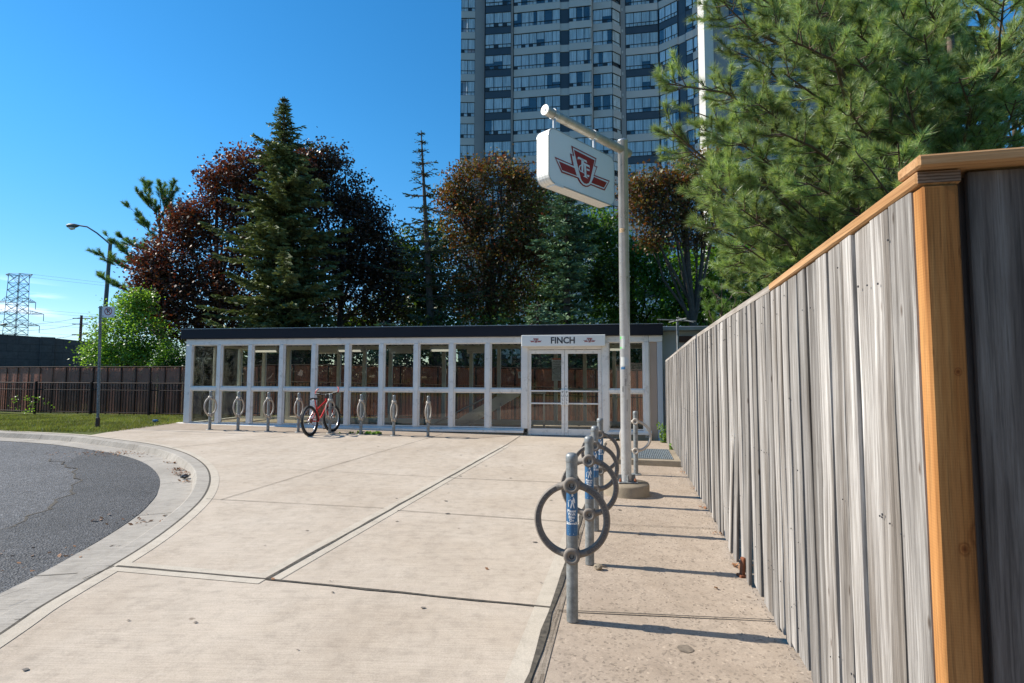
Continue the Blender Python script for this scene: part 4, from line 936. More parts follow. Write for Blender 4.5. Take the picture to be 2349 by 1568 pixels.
# ================================================================== BOARD FENCE (sunlit, weathered)
FO = Vector((FB(1.508).x - .002, FB(1.508).y, 0)); FD = Vector((.2135, 1, 0)).normalized(); FN = Vector((-FD.y, FD.x, 0))    # along, FN points left (towards the pavement)
FROT = math.atan2(FD.y, FD.x); FL = 10.88
fence = thing('board_fence', 'long weathered grey board fence with an orange cedar corner post, in sun', 'fence', FO, FROT)
def ftop(s): return float(np.interp(s, [0, 1.35, 3.6, 5.5, 10.9], [1.988, 1.950, 1.945, 1.93, 1.80]))
a = MB(); s = .046; i = 0
while s < FL:
    w_ = random.choice((.14, .14, .137, .09, .142, .12)) if i > 1 else .14
    z0 = zg(0.9 + s * .2, 0) - .0 + random.uniform(.0, .035); z1 = ftop(s) - .045; y = random.uniform(-.0035, .0035) + random.choice((0, 0, .004))
    lean = random.gauss(0, .006); push = 0; yaw = -abs(random.gauss(.045, .02)) if i else 0
    if i == 0: y = .004
    sw = {20: .05, 21: .075, 22: .03, 17: .04, 18: -.02}.get(i, 0)
    vs = []; nseg = 6
    for k in range(nseg + 1):
        t_ = k / nseg; z = z0 + (z1 - z0) * t_; dx = lean * (1 - t_) * 1.5 + (sw * max(0, .45 - t_)); dy = y + (abs(sw) * 1.0 * max(0, .5 - t_)) + random.gauss(0, .001)
        e = .0035
        for (xx, yy) in ((0, -.008), (e, -.0115), (w_ - e, -.0115), (w_, -.008), (w_, .008), (w_ - e, .0115), (e, .0115), (0, .008)):
            yy2 = yy + (xx - w_ / 2) * yaw + .003 * ((xx / w_ - .5) ** 2) * 4
            vs.append((s + xx + dx, dy + yy2 , z))
    n = 8; a.add(vs, [(k * n + j, k * n + (j + 1) % n, (k + 1) * n + (j + 1) % n, (k + 1) * n + j) for k in range(nseg) for j in range(n)] + [tuple(range(n)), tuple(range(nseg * n, nseg * n + n))])
    s += w_ + random.uniform(.003, .0055); i += 1
obj('boards', a, M['greywood'], fence)
# knots and nail heads are modelled as tiny dark discs on the boards
a = MB()
for k in range(260):
    s_ = random.uniform(.15, FL - .2); z = random.choice((1.83, 1.72, .95, .3, random.uniform(.1, 1.8))) + random.gauss(0, .012); r_ = random.uniform(.0018, .0035)
    a.prism([(s_ + r_ * math.cos(q * 1.05), z + r_ * 1.3 * math.sin(q * 1.05)) for q in range(6)], -.027, -.0235 + .0, Matrix(((1, 0, 0, 0), (0, 0, -1, 0), (0, 1, 0, 0), (0, 0, 0, 1))))
obj('nail_heads', a, M['ink'], fence)['kind'] = 'stuff'
a = MB(); a.box(.0, FL, -.07, -.032, .35, .44); a.box(0, FL, -.07, -.032, 1.5, 1.59); obj('back_rail', a, M['greywood'], fence)
PWd = .112
sO = (at(1791, 640, 3.13).xy - FO.xy).dot(FD.xy)
a = MB(); Sh = Matrix.Identity(4); Sh[2][0] = (ftop(sO) - ftop(0)) / sO; Sh[2][3] = ftop(0) - 1.955; a.box(-.001, sO, -.090, .024, 1.915, 1.955, Sh, bev=.006); capo = obj('cap_rail', a, M['orangecap'], fence)
a = MB(); a.box(-.004, -.0015, -.086, .020, ftop(0) - .036, ftop(0) - .004); obj('end_grain', a, M['endgrain'], capo)
vs = []; a = MB(); ss = [sO + .003, 3.2, 5.5, 7, 9, FL]
for q in ss:
    for yy in (-.07, .016):
        for dz in (0, .038): vs.append((q, yy, ftop(q) - .042 + dz))
a.add(vs, [(4 * k + x, 4 * k + y, 4 * k + 4 + y, 4 * k + 4 + x) for k in range(5) for x, y in ((0, 1), (1, 3), (3, 2), (2, 0))] + [(0, 1, 3, 2), (20, 21, 23, 22)]); obj('cap_rail', a, M['greycap'], fence)
a = MB(); a.box(-.004, .085, -.080, .010, -.1, ftop(0) - .042, bev=.006); obj('corner_post', a, M['orangewood'], fence)
# dark fence returning to the right
DO = FO - FN * .097 + FD * .012; p0 = at(2216, 1000, 1.56); p1 = at(2349, 1000, 1.50)
DROT = FROT - math.pi / 2 + R_(-1)
df = thing('dark_fence', 'black stained plank fence in shade at the right edge, capped with new cedar', 'fence', (DO.x, DO.y, 0), DROT)
a = MB(); s = .0
for i in range(14):
    w_ = .15 + .0 * i
    a.box(.014 + s, .014 + s + w_, .0 + (i % 2) * .004, .022 + (i % 2) * .004, -.05, 1.982, bev=.003); s += w_ + .004
obj('boards', a, M['darkwood'], df)
a = MB(); a.box(-.012, .09, .04, .12, -.05, 1.98, bev=.003); obj('post', a, M['darkwood'], df)
a = MB(); a.box(.095, 2.3, .03, .07, .35, .44); a.box(.095, 2.3, .03, .07, 1.5, 1.59); obj('back_rail', a, M['darkwood'], df)
a = MB(); a.box(-.125, 2.3, -.045, .085, 1.990, 2.026, bev=.006); obj('cap_rail', a, M['orangecap'], df)
# rusty stub at the foot
p = gnd(1712, 1322); a = MB(); a.box(-.012, .012, -.02, .02, -.02, .13, bev=.004); a.box(-.03, .03, -.03, .03, -.02, .012, bev=.004); o = obj('steel_stub', a, M['rust']); o.location = (FB(p.y).x - .05, p.y, zg(p.x, p.y)); o.rotation_euler = (0, R_(6), R_(12)); tag(o, 'short rusty steel stub at the foot of the board fence', 'steel stub')
m, t, b, o_ = newmat('rust_stain'); v = coords(t); t.links.new(ramp(t, noise(t, v, 12, 6, .7), [(.35, (.36, .27, .19)), (.65, (.33, .15, .07))]), b.inputs['Base Color']); b.inputs['Roughness'].default_value = .95
def blot(name, p, r, mat, label, cat, kind='structure', n=26, sx_=1.0, rot=0.0, dz=.003):
    a = MB(); vs = []
    for i in range(n):
        an = 2 * math.pi * i / n; rr = r * (1 + random.uniform(-.07, .07)); x, y = rr * sx_ * math.cos(an), rr * math.sin(an); X = p.x + x * math.cos(rot) - y * math.sin(rot); Y = p.y + x * math.sin(rot) + y * math.cos(rot); vs.append((X, Y, zg(X, Y) + dz))
    a.add(vs, [tuple(range(n))]); return struct(name, a, mat)
m2, t, b, o_ = newmat('dark_stain'); v = coords(t); t.links.new(ramp(t, noise(t, v, 16, 5, .7), [(.35, (.10, .08, .06)), (.6, (.22, .175, .13))]), b.inputs['Base Color']); b.inputs['Roughness'].default_value = .7
blot('pavement_stain', gnd(1572, 1488), .042, m2, '', '', sx_=1.0, dz=-.001)
gm = MB()
for _ in range(80):
    p = Vector((random.uniform(-3.2, 2.0), random.uniform(1.9, 11))); 
    if p.x > FB(p.y).x - .05 or p.x < -2.6 - max(0, p.y - 5) * .3: continue
    r_ = random.choice((.004, .006, .008, .011, .016)) * random.uniform(.8, 1.3); vs = []
    for i in range(9): an = i * 2 * math.pi / 9; rr = r_ * random.uniform(.7, 1.2); X, Y = p.x + rr * 1.3 * math.cos(an), p.y + rr * math.sin(an); vs.append((X, Y, zg(X, Y) + .0055))
    gm.add(vs, [tuple(range(9))])
struct('pavement_spots', gm, paint('gum_spot', (.13, .11, .09), .8, .4, 3))
# crack along the asphalt patch and joints across the kerb
cm = MB(); ribbon(cm, [q for q in P1[4:len(S) - 56]], .022, 0, .9); cm.v = [(x, y, zg(x, y) + zr(x, y) + .0085) for x, y, z in cm.v]; struct('road_crack', cm, M['joint'])
km = MB()
for uv in ((60, 1418), (262, 1298), (452, 1158), (478, 1085), (415, 1035), (330, 1017), (185, 999), (110, 995)):
    q = gnd(*uv).xy; i = min(range(len(S)), key=lambda j: (S[j] - q).length); t_ = (S[i + 1] - S[i]).normalized() * .004; h_ = hk(S[i].y); pts = [(S[i], .002), (C1[i], -.011), (C2[i], .003 - h_), (Gt[i], -h_ - .009)]
    vs = [(c.x + s_ * t_.x, c.y + s_ * t_.y, zg(c.x, c.y) + dz) for c, dz in pts for s_ in (-1, 1)]; km.add(vs, [(2 * k, 2 * k + 1, 2 * k + 3, 2 * k + 2) for k in range(3)])
struct('kerb_joint', km, M['joint'])
# stone
def rock(name, p, r, mat, label, cat, group=None, squash=.7):
    import bmesh
    bm = bmesh.new(); bmesh.ops.create_icosphere(bm, subdivisions=2, radius=r)
    for v in bm.verts: v.co *= 1 + random.uniform(-.16, .16); v.co.z *= squash
    me = bpy.data.meshes.new(name); bm.to_mesh(me); bm.free(); me.materials.append(mat); o = bpy.data.objects.new(name, me); COL.objects.link(o); o.location = (p.x, p.y, p.z + r * squash * .8); tag(o, label, cat, group); return o
rock('stone', gnd(1372, 1306), .032, M['pier'], 'fist sized stone on the pavement at the foot of a ring rack', 'stone')
# grit along the fence foot and over the side strip
a = MB()
for _ in range(700):
    Y = random.uniform(1.7, 9.5); k = random.random() ** 3 if random.random() < .75 else random.random(); p = FB(Y) - Vector((.03 + k * 1.0, 0)); r_ = random.uniform(.002, .0055); z = zg(p.x, p.y)
    q = [(p.x + random.gauss(0, r_), p.y + random.gauss(0, r_), z + r_ * .5) for _ in range(4)] + [(p.x, p.y, z + r_ * 1.2)]
    a.add([(p.x - r_, p.y - r_ * .6, z - .003), (p.x + r_, p.y - r_, z - .003), (p.x + r_ * .8, p.y + r_, z - .003), (p.x - r_ * .7, p.y + r_ * .8, z - .003), (p.x + r_ * .1, p.y, z + r_)], [(0, 1, 4), (1, 2, 4), (2, 3, 4), (3, 0, 4)])
o = obj('grit', a, paint('grit', (.33, .26, .2), .9, .5, 60)); tag(o, 'loose grit and crumbs along the foot of the board fence', 'grit', kind='stuff')
# dry leaf litter in the gutter and at the fence foot
C_, U_, V_ = [], [], []
def litter(u, v, r, n, h=.0, dz=-.09):
    p = gnd(u, v, dz)
    for _ in range(n):
        x, y = p.x + random.gauss(0, r), p.y + random.gauss(0, r * .45); s_ = random.uniform(.012, .028); a_ = random.uniform(0, 6.28); tl = random.uniform(-.6, .6)
        C_.append((x, y, zg(x, y) + dz + random.uniform(.004, .014 + h))); U_.append((s_ * math.cos(a_), s_ * math.sin(a_), s_ * tl)); V_.append((-s_ * .6 * math.sin(a_), s_ * .6 * math.cos(a_), s_ * .3 * random.uniform(-1, 1)))
litter(408, 1078, .07, 45, .015, -.105); litter(420, 1090, .09, 70, .03, -.105); litter(395, 1062, .06, 20, 0, -.105); litter(265, 1041, .45, 160, 0, -.12); litter(425, 1105, .06, 18, 0, -.105); litter(330, 1195, .3, 40, 0, -.08); litter(180, 1275, .35, 40, 0, -.065)
for u, v in ((1595, 1120), (1620, 1165), (1655, 1225), (1700, 1300), (1575, 1085)): litter(u, v, .06, 14, .005, .0)
for u, v in ((1117, 1307), (620, 1331), (1640, 1350), (1306, 1305)): litter(u, v, .012, 1, .0, .0)
o = obj('leaf_litter', kites('leaf_litter', np.array(C_), np.array(U_), np.array(V_)), leafmat('dry_leaf', [(.22, .09, .04), (.30, .14, .06), (.16, .09, .05)], .8, .1)); tag(o, 'scattered dry brown leaves in the gutter and on the pavement', 'fallen leaves', kind='stuff')
rock('litter_bag', gnd(424, 1097, -.1), .055, M['black'], 'crumpled black litter bag lying in the gutter', 'litter', squash=.5)
rock('crumpled_wrapper', gnd(356, 969, .04), .07, M['blue_s'], 'small crumpled blue wrapper lying on the lawn near the station', 'litter', squash=.6)

# ================================================================== VENT GRATE
g4 = [on_plane(u, v, (0, 0, .10), Vector((0, 0, 1))) for u, v in ((1468, 1022), (1533, 1023), (1551, 1058), (1468, 1056))]
gc = (g4[0] + g4[2]) / 2; ex = (g4[1] - g4[0]).length * .5 + (g4[2] - g4[3]).length * .5; ey = (g4[3] - g4[0]).length
ex = .78; ey = 1.25
vg = thing('vent_grate', 'square steel vent grate on a low concrete rim beside the fence', 'grate', (g4[3].x + .36, (g4[0].y + g4[3].y) / 2, zg(2, 9)), FROT - math.pi / 2)
w2, h2 = ex / 2, min(ey, 1.6) / 2
a = MB()
for q in ((-w2 - .12, w2 + .12, -h2 - .12, -h2), (-w2 - .12, w2 + .12, h2, h2 + .12), (-w2 - .12, -w2, -h2 + .001, h2 - .001), (w2, w2 + .12, -h2 + .001, h2 - .001)): a.box(q[0], q[1], q[2], q[3], -.05, .085, bev=.008)
obj('concrete_rim', a, M['pier'], vg)
a = MB()
for i in range(25): x = -w2 + .01 + i * (2 * w2 - .02) / 24; a.box(x - .004, x + .004, -h2, h2, .065, .098)
for i in range(30): y = -h2 + .01 + i * (2 * h2 - .02) / 29; a.box(-w2, w2, y - .003, y + .003, .074, .0965)
obj('grating', a, paint('grate_steel', (.36, .40, .41), .45, .15, 12, metal=.5), vg)
a = MB(); a.box(-w2, w2, -h2, h2, -.04, .0); obj('pit', a, M['ink'], vg)

# ================================================================== LEFT: PICKET FENCE, SLATTED FENCE, BLOCK WALL, NO PARKING SIGN
PK = [Vector((-26, 22.6)), Vector((-17.6, 19.6)), Vector((-9.7, 17.95)), Vector(st(-.3, 3.0)), Vector(st(14.5, 3.0))]
def along(P, step):
    out = []; carry = 0.0
    for a_, b_ in zip(P, P[1:]):
        L = (b_ - a_).length; d_ = (b_ - a_) / L; s_ = carry
        while s_ < L: out.append((a_ + d_ * s_, math.atan2(d_.y, d_.x))); s_ += step
        carry = s_ - L
    return out
pf_ = thing('picket_fence', 'low dark metal picket fence standing before the brown slatted fence', 'fence', (PK[1].x, PK[1].y, 0)); off = Vector((PK[1].x, PK[1].y, 0))
a = MB()
for p, an in along(PK, .115):
    mm = Matrix.Translation((p.x - off.x, p.y - off.y, zg(p.x, p.y))) @ Matrix.Rotation(an, 4, 'Z'); a.box(-.009, .009, -.009, .009, .08, 1.10, mm)
obj('pickets', a, M['picket'], pf_)
a = MB()
for A_, B_ in zip(PK, PK[1:]):
    for z in (.12, .88, 1.12):
        n = 8
        for k in range(n):
            p, q = A_ + (B_ - A_) * k / n, A_ + (B_ - A_) * (k + 1) / n; a.tube([(p.x - off.x, p.y - off.y, zg(p.x, p.y) + z), (q.x - off.x, q.y - off.y, zg(q.x, q.y) + z)], .017, 4, False, False)
obj('rail', a, M['picket'], pf_)
for p, an in along(PK, 2.4):
    a = MB(); mm = Matrix.Translation((p.x - off.x, p.y - off.y, zg(p.x, p.y))) @ Matrix.Rotation(an, 4, 'Z'); a.box(-.03, .03, -.03, .03, -.02, 1.17, mm, bev=.005); obj('post', a, M['picket'], pf_)
SK = [Vector((-27, 23.4)), Vector((-17.4, 20.3)), Vector((-9.6, 18.55)), Vector(st(-.1, 3.55)), Vector(st(14.6, 3.55))]
sf = thing('slatted_fence', 'tall brown privacy slat chain link fence with lattice weave behind the picket fence', 'fence', (SK[1].x, SK[1].y, 0)); off = Vector((SK[1].x, SK[1].y, 0)); a = MB(); a2 = MB()
for p, an in along(SK, .062):
    mm = Matrix.Translation((p.x - off.x, p.y - off.y, zg(p.x, p.y))) @ Matrix.Rotation(an + random.gauss(0, .12), 4, 'Z'); a.box(-.027, .027, -.004, .004, .02, 1.66 + random.gauss(0, .006), mm)
obj('slats', a, M['brownlink'], sf)
# diagonal wires, woven in front of the slats
for p, an in along(SK, .07):
    mm = Matrix.Translation((p.x - off.x, p.y - off.y, zg(p.x, p.y))) @ Matrix.Rotation(an, 4, 'Z')
    for sgn in (1, -1):
        k = 0
        a2.add([mm @ Vector(q) for q in ((0, -.012, .05), (.008, -.012, .05), (.8 * sgn + .008, -.012, 1.66), (.8 * sgn, -.012, 1.66))], [(0, 1, 2, 3)])
obj('chain_link', a2, paint('link_wire', (.22, .11, .075), .5, .1, 6), sf)
for p, an in along(SK, .62):
    a = MB(); mm = Matrix.Translation((p.x - off.x, p.y - off.y, zg(p.x, p.y))) @ Matrix.Rotation(an, 4, 'Z'); a.box(-.022, .022, -.04, -.02, 0, 1.7, mm); obj('post', a, M['picket'], sf)
a = MB()
for A_, B_ in zip(SK, SK[1:]):
    for k in range(8):
        p, q = A_ + (B_ - A_) * k / 8, A_ + (B_ - A_) * (k + 1) / 8
        a.tube([(p.x - off.x, p.y - off.y - .03, zg(p.x, p.y) + 1.69), (q.x - off.x, q.y - off.y - .03, zg(q.x, q.y) + 1.69)], .02, 5, False)
obj('top_rail', a, M['picket'], sf)
# noise wall
m, t, b, o_ = newmat('block_wall'); v = coords(t)
c = ramp(t, noise(t, v, 6, 8, .8), [(.3, (.10, .08, .075)), (.7, (.19, .155, .145))])
br = N(t, 'ShaderNodeTexBrick', Scale=1.0); br.inputs['Color1'].default_value = (1, 1, 1, 1); br.inputs['Color2'].default_value = (.85, .85, .85, 1); br.inputs['Mortar'].default_value = (.68, .68, .68, 1); br.inputs['Mortar Size'].default_value = .018; br.inputs['Brick Width'].default_value = .9; br.inputs['Row Height'].default_value = .38
sw = t.nodes.new('ShaderNodeSeparateXYZ'); cmb = t.nodes.new('ShaderNodeCombineXYZ'); t.links.new(v, sw.inputs[0]); t.links.new(sw.outputs['X'], cmb.inputs[0]); t.links.new(sw.outputs['Z'], cmb.inputs[1]); t.links.new(cmb.outputs[0], br.inputs['Vector'])
c = mul(t, c, br.outputs['Color']); t.links.new(c, b.inputs['Base Color']); b.inputs['Roughness'].default_value = .95; bump(t, b, mul(t, br.outputs['Color'], noise(t, v, 20, 6), .5), .8, .03); M['block'] = m
w0 = at(-160, 758, 26); w1 = at(120, 776, 29); w2_ = at(330, 800, 33)
nw = thing('noise_wall', 'dark grey block noise wall with a pier, under the transmission tower', 'wall', (w1.x, w1.y, 0)); d_ = (w2_ - w0).xy.normalized(); nw.rotation_euler = (0, 0, math.atan2(d_.y, d_.x))
def wl(p): q = Vector((p.x - w1.x, p.y - w1.y)); return q.dot(d_)
a = MB(); x0, x1 = wl(w0), wl(w2_); zt0, zt1, zt2 = w0.z, w1.z, w2_.z
a.prism([(x0, -.3), (x1, -.3), (x1, zt2), (0, zt1), (x0, zt0)], -.12, .12, Matrix(((1, 0, 0, 0), (0, 0, -1, 0), (0, 1, 0, 0), (0, 0, 0, 1)))); obj('wall_panel', a, M['block'], nw)
for u in (-90, 109, 250):
    pp = at(u, 776, w1.y + (u - 120) / 210 * 4); x = wl(pp); zt_ = np.interp(x, [x0, 0, x1], [zt0, zt1, zt2]); a = MB(); a.box(x - .3, x + .3, -.2, .2, -.3, zt_ + .02, bev=.01); obj('pier', a, M['block'], nw)
# no parking sign
np_ = gnd(223.6, 983.6); tp = at(230.5, 703, np_.y - .0)
ns = thing('no_parking_sign', 'white no parking sign on a perforated steel post in the lawn', 'sign', np_)
hh = tp.z - np_.z
a = MB(); mm = Matrix.Rotation(R_(0.4), 4, 'Y'); lx = tp.x - np_.x
pts = [(0, 0, .25), (lx, 0, hh)]
a = MB(); pr_ = [(-.032, .012), (-.032, -.004), (-.018, -.004), (-.014, -.022), (.014, -.022), (.018, -.004), (.032, -.004), (.032, .012)]
vs = [(x + lx * k, y, z) for (k, z) in ((.08, .25), (1, hh)) for x, y in pr_]; a.add(vs, [tuple(range(8)), tuple(range(8, 16))] + [(i, (i + 1) % 8, 8 + (i + 1) % 8, 8 + i) for i in range(8)])
po = obj('post', a, M['galv'], ns)
a = MB()
for i in range(38):
    z = .4 + i * .068
    if z < hh - .05: x = lx * (z / hh); a.box(x - .006, x + .006, -.0235, -.0222, z - .006, z + .006)
obj('perforations', a, M['ink'], po)
a = MB(); a.box(-.04, .04, -.03, .02, -.05, .26, bev=.004); obj('post_sleeve', a, M['brown'], ns)
sgx = lx + .06; sw_, sh_ = .315, .27; sz0 = hh - .28
a = MB(); a.prism([(p[0], p[1]) for p in rrect(sgx, sgx + sw_, sz0, sz0 + sh_, .02, 3)], .026, .030, Matrix(((1, 0, 0, 0), (0, 0, -1, 0), (0, 1, 0, 0), (0, 0, 0, 1)))); pl_ = obj('sign_panel', a, M['white'], ns)
cx_, cz_ = sgx + sw_ / 2, sz0 + sh_ * .56
a = MB(); a.box(lx - .03, sgx, -.035, -.024, hh - .05, hh - .03); obj('bracket', a, M['galv'], ns)
a = MB(); Tm = Matrix.Translation((cx_, -.0315, cz_)); a.ring(.085, .018, .001, Tm, 32); a.box(-.009, .009, -.0012, 0, -.08, .08, Tm @ Matrix.Rotation(R_(-45), 4, 'Y')); obj('red_ring', a, M['red'], pl_)
for mt in ('red',): pass
a = MB(); vs, fs = text_mb('P', .15, offset=.004); a.add([(cx_ + p.x, -.0305, cz_ + p.y) for p in vs], fs)
for s_ in (-1, 1):
    xx = cx_ + s_ * .115; a.add([(xx - s_ * .03, -.0305, sz0 + .035), (xx + s_ * .02, -.0305, sz0 + .035), (xx + s_ * .0, -.0305, sz0 + .052), (xx + s_ * .02, -.0305, sz0 + .035), (xx, -.0305, sz0 + .018)], [(1, 2, 4)]); a.box(xx - .028, xx + .01, -.0308, -.0303, sz0 + .03, sz0 + .04)
a.tube([(p[0], -.031, p[1]) for p in rrect(sgx + .008, sgx + sw_ - .008, sz0 + .008, sz0 + sh_ - .008, .015, 3)] + [(sgx + sw_ - .008, -.031, sz0 + sh_ - .02)], .0015, 3, False)
obj('lettering', a, M['ink'], pl_)
# street lamps
def street_lamp(u_top, v_top, u_low, v_low, Y, arm_px, label):
    top = at(u_top, v_top, Y); low = at(u_low, v_low, Y); dx = (low.x - top.x) / (low.z - top.z); base = Vector((top.x - dx * top.z, Y, 0)); base.x = top.x + dx * (0 - top.z)
    t_ = thing('street_lamp', label, 'street lamp', (base.x, base.y, 0), group='cobra head street lamps')
    a = MB(); a.tube([(0, 0, 0), (top.x - base.x, 0, top.z)], [.13, .09], 10); obj('pole', a, M['lampgrey'], t_)
    pts = [at(u, v, Y) - base for u, v in arm_px[:-1]]; pts = [Vector((p.x, 0, p.z)) for p in pts]
    a = MB(); a.tube(pts, .04, 8); obj('arm', a, M['lampgrey'], t_)
    h = at(*arm_px[-1], Y) - base; h.y = 0; e = pts[-1]; dr = (h - e).normalized(); L = (h - e).length
    a = MB(); prof = [(0, .05), (.1, .07), (.3, .13), (.7, .16), (.95, .11), (1.0, .02)]; vs = []
    for k, r_ in prof:
        for j in range(10):
            an = j * math.pi / 5; vs.append(e + dr * L * k + Vector((0, r_ * 1.1 * math.cos(an), r_ * (.8 * math.sin(an)))))
    a.add(vs, [(i * 10 + j, i * 10 + (j + 1) % 10, i * 10 + 10 + (j + 1) % 10, i * 10 + 10 + j) for i in range(5) for j in range(10)], True); obj('lamp_head', a, M['lampgrey'], t_)
    a = MB(); vs = []
    for k, r_ in ((.35, .02), (.45, .12), (.7, .14), (.9, .02)):
        for j in range(10): an = j * math.pi / 5; vs.append(e + dr * L * k + Vector((0, r_ * math.cos(an), -.10 + min(0, r_ * .9 * math.sin(an)))))
    a.add(vs, [(i * 10 + j, i * 10 + (j + 1) % 10, i * 10 + 10 + (j + 1) % 10, i * 10 + 10 + j) for i in range(3) for j in range(10)], True); obj('lens', a, M['white'], t_)
street_lamp(254, 549, 243, 690, 29, [(251, 560), (240, 550), (222, 535), (200, 521), (182, 518), (154, 519)], 'tall grey cobra head street lamp rising beside the pine left of the station')
street_lamp(-40, 735, -42, 800, 60, [(-40, 745), (-20, 744), (0, 746), (16, 744)], 'distant street lamp head at the left edge below the transmission tower')
# transmission tower
TW = at(44, 630, 230); tw = thing('transmission_tower', 'steel lattice power transmission tower beyond the block wall', 'power tower', (TW.x, TW.y, 0)); zt = TW.z
M['lattice'] = paint('lattice_steel', (.22, .24, .27), .6, .1, 1)
def wpt(z, c): f = 2.3 + .9 * (1 - z / zt) + 7 * max(0, .3 - z / zt); sxx, syy = ((-1, -1), (1, -1), (1, 1), (-1, 1))[c]; return Vector((sxx * f, syy * f, z))
a = MB(); zs = [0, 9, 16] + [16 + 3.1 * k for k in range(1, 20) if 16 + 3.1 * k < zt - 2] + [zt]; zs = [z for z in zs if z <= zt]
for i, (za_, zb_) in enumerate(zip(zs, zs[1:])):
    for c in range(4):
        e2 = (c + 1) % 4; a.tube([wpt(za_, c), wpt(zb_, c)], .16, 4, False, False); a.tube([wpt(za_, c), wpt(zb_, e2)], .10, 3, False, False); a.tube([wpt(zb_, c), wpt(za_, e2)], .10, 3, False, False); a.tube([wpt(zb_, c), wpt(zb_, e2)], .09, 3, False, False)
obj('lattice_body', a, M['lattice'], tw)
tips = []
for z, L in ((at(0, 693, 230).z, 7.8), (at(0, 720, 230).z, 11.5), (at(0, 747, 230).z, 10), (zt, 5.8)):
    for s_ in (-1, 1):
        a = MB(); f = wpt(z, 1).x; tip = Vector((s_ * L, 0, z - .2 if z < zt - 1 else z))
        for yy in (-f, f):
            a.tube([(s_ * f, yy, z), tip], .11, 3, False, False); a.tube([(s_ * f, yy, z + 2.0 if z < zt - 1 else z - 1.5), tip], .09, 3, False, False)
            for k in (.25, .5, .75): q = Vector((s_ * f, yy, z)).lerp(tip, k); q2 = Vector((s_ * f, yy, z + (2 if z < zt - 1 else -1.5))).lerp(tip, k); q3 = Vector((s_ * f, yy, z)).lerp(tip, k - .22); a.tube([q, q2], .06, 3, False, False); a.tube([q3, q2], .06, 3, False, False)
        if z < zt - 1: a.tube([tip, tip + Vector((0, 0, -3.0))], .16, 4)
        obj('cross_arm', a, M['lattice'], tw); tips.append(tip + Vector((TW.x, TW.y, -3 if z < zt - 1 else 0)))
# conductors
for i, tpt in enumerate(tips):
    far = Vector((tpt.x + 330 + 10 * (i % 3), TW.y + 150 + 8 * i, tpt.z * .92)); pts = []
    for k in range(17): q = k / 16; p = tpt.lerp(far, q); p.z -= 9 * 4 * q * (1 - q) * .5; pts.append(p)
    a = MB(); a.tube(pts, .045, 3, False); o = obj('power_line', a, M['lattice']); tag(o, None, 'power line', 'overhead power lines')
    tag(o, ('overhead line strung from the %s of the transmission tower' % ['left tip of the upper arm', 'right tip of the upper arm', 'left tip of the middle arm', 'right tip of the middle arm', 'left tip of the lowest arm', 'right tip of the lowest arm', 'top left peak', 'top right peak'][i]))
up = at(187, 724, 95); uz = up.z
a = MB(); a.tube([(0, 0, 0), (0, 0, uz)], [.28, .2], 8); ut = thing('utility_pole', 'dark distant utility pole with crossarm wires above the block wall', 'utility pole', (up.x, up.y, 0)); obj('pole', a, M['brown'], ut)
for v in (731, 744, 768): z = at(187, v, 95).z; a = MB(); a.box(-1.5, 2.6 if v == 731 else 1.2, -.06, .06, z - .07, z + .07); obj('crossarm', a, M['brown'], ut)
for v, e_, nm in ((728, 640, 'highest'), (742, 660, 'middle'), (766, 690, 'lowest')):
    p = at(187, v, 95); q = at(-60, v + 12, 75); r_ = at(330, v - 8, 110); pts = []
    for k in range(9): t_ = k / 8; s_ = q.lerp(p, t_); s_.z -= 1.5 * t_ * (1 - t_) * 2; pts.append(s_)
    pts.append(r_); a = MB(); a.tube(pts, .03, 3, False); o = obj('utility_wire', a, M['lattice']); tag(o, '%s sagging wire running through the distant utility pole' % nm, 'power line', 'wires on the utility pole')

# ================================================================== APARTMENT TOWER
def tp_(x, Y): return Vector(((1033.8 + .2809 * x - CU) / FPX * Y * 1.004, Y))
M['tconc'] = paint('tower_concrete', (.43, .435, .445), .8, .05, .5, spec=.2)
M['tpier'] = paint('tower_pier', (.25, .255, .27), .8, .05, .5, spec=.2)
M['tsunlit'] = paint('tower_sunlit_concrete', (.55, .54, .52), .8, .04, .5, spec=.2)  # paler copy of the tower concrete, sunlight painted into the colour
M['tframe'] = paint('tower_frame', (.012, .014, .018), .5, .1, 1)
M['tspan'] = paint('tower_spandrel', (.04, .05, .065), .35, .1, 1)
M['tcore'] = paint('tower_interior', (.03, .035, .045), .8, .2, .6)
m, t, b, o_ = newmat('window_blind'); v = coords(t); r = island(t)
c = ramp(t, r, [(0, (.6, .62, .63)), (.2, (.86, .88, .90)), (.85, (.93, .94, .95)), (1, (.75, .76, .75))])
vx = coords(t, (1, 1, .05)); c = mul(t, c, ramp(t, noise(t, vx, 7, 3), [(.35, gray(.72)), (.6, gray(1.08))])); t.links.new(c, b.inputs['Base Color']); b.inputs['Roughness'].default_value = .9; M['blind'] = m
m = glassmat('tower_glass', (.90, .96, 1.0), .01, .10); M['tglass'] = m
tower = thing('apartment_tower', 'tall grey concrete apartment tower with dark framed ribbon windows behind the trees', 'apartment building', (tp_(800, 70).x, 70, 0))
TO = Vector((tp_(800, 70).x, 70)); zref = at(1176, 128.5, 70).z; PIT, WH = 2.955, 2.0
k0 = -int(zref // PIT); floors = [zref + k * PIT for k in range(k0 + 1, 12)]
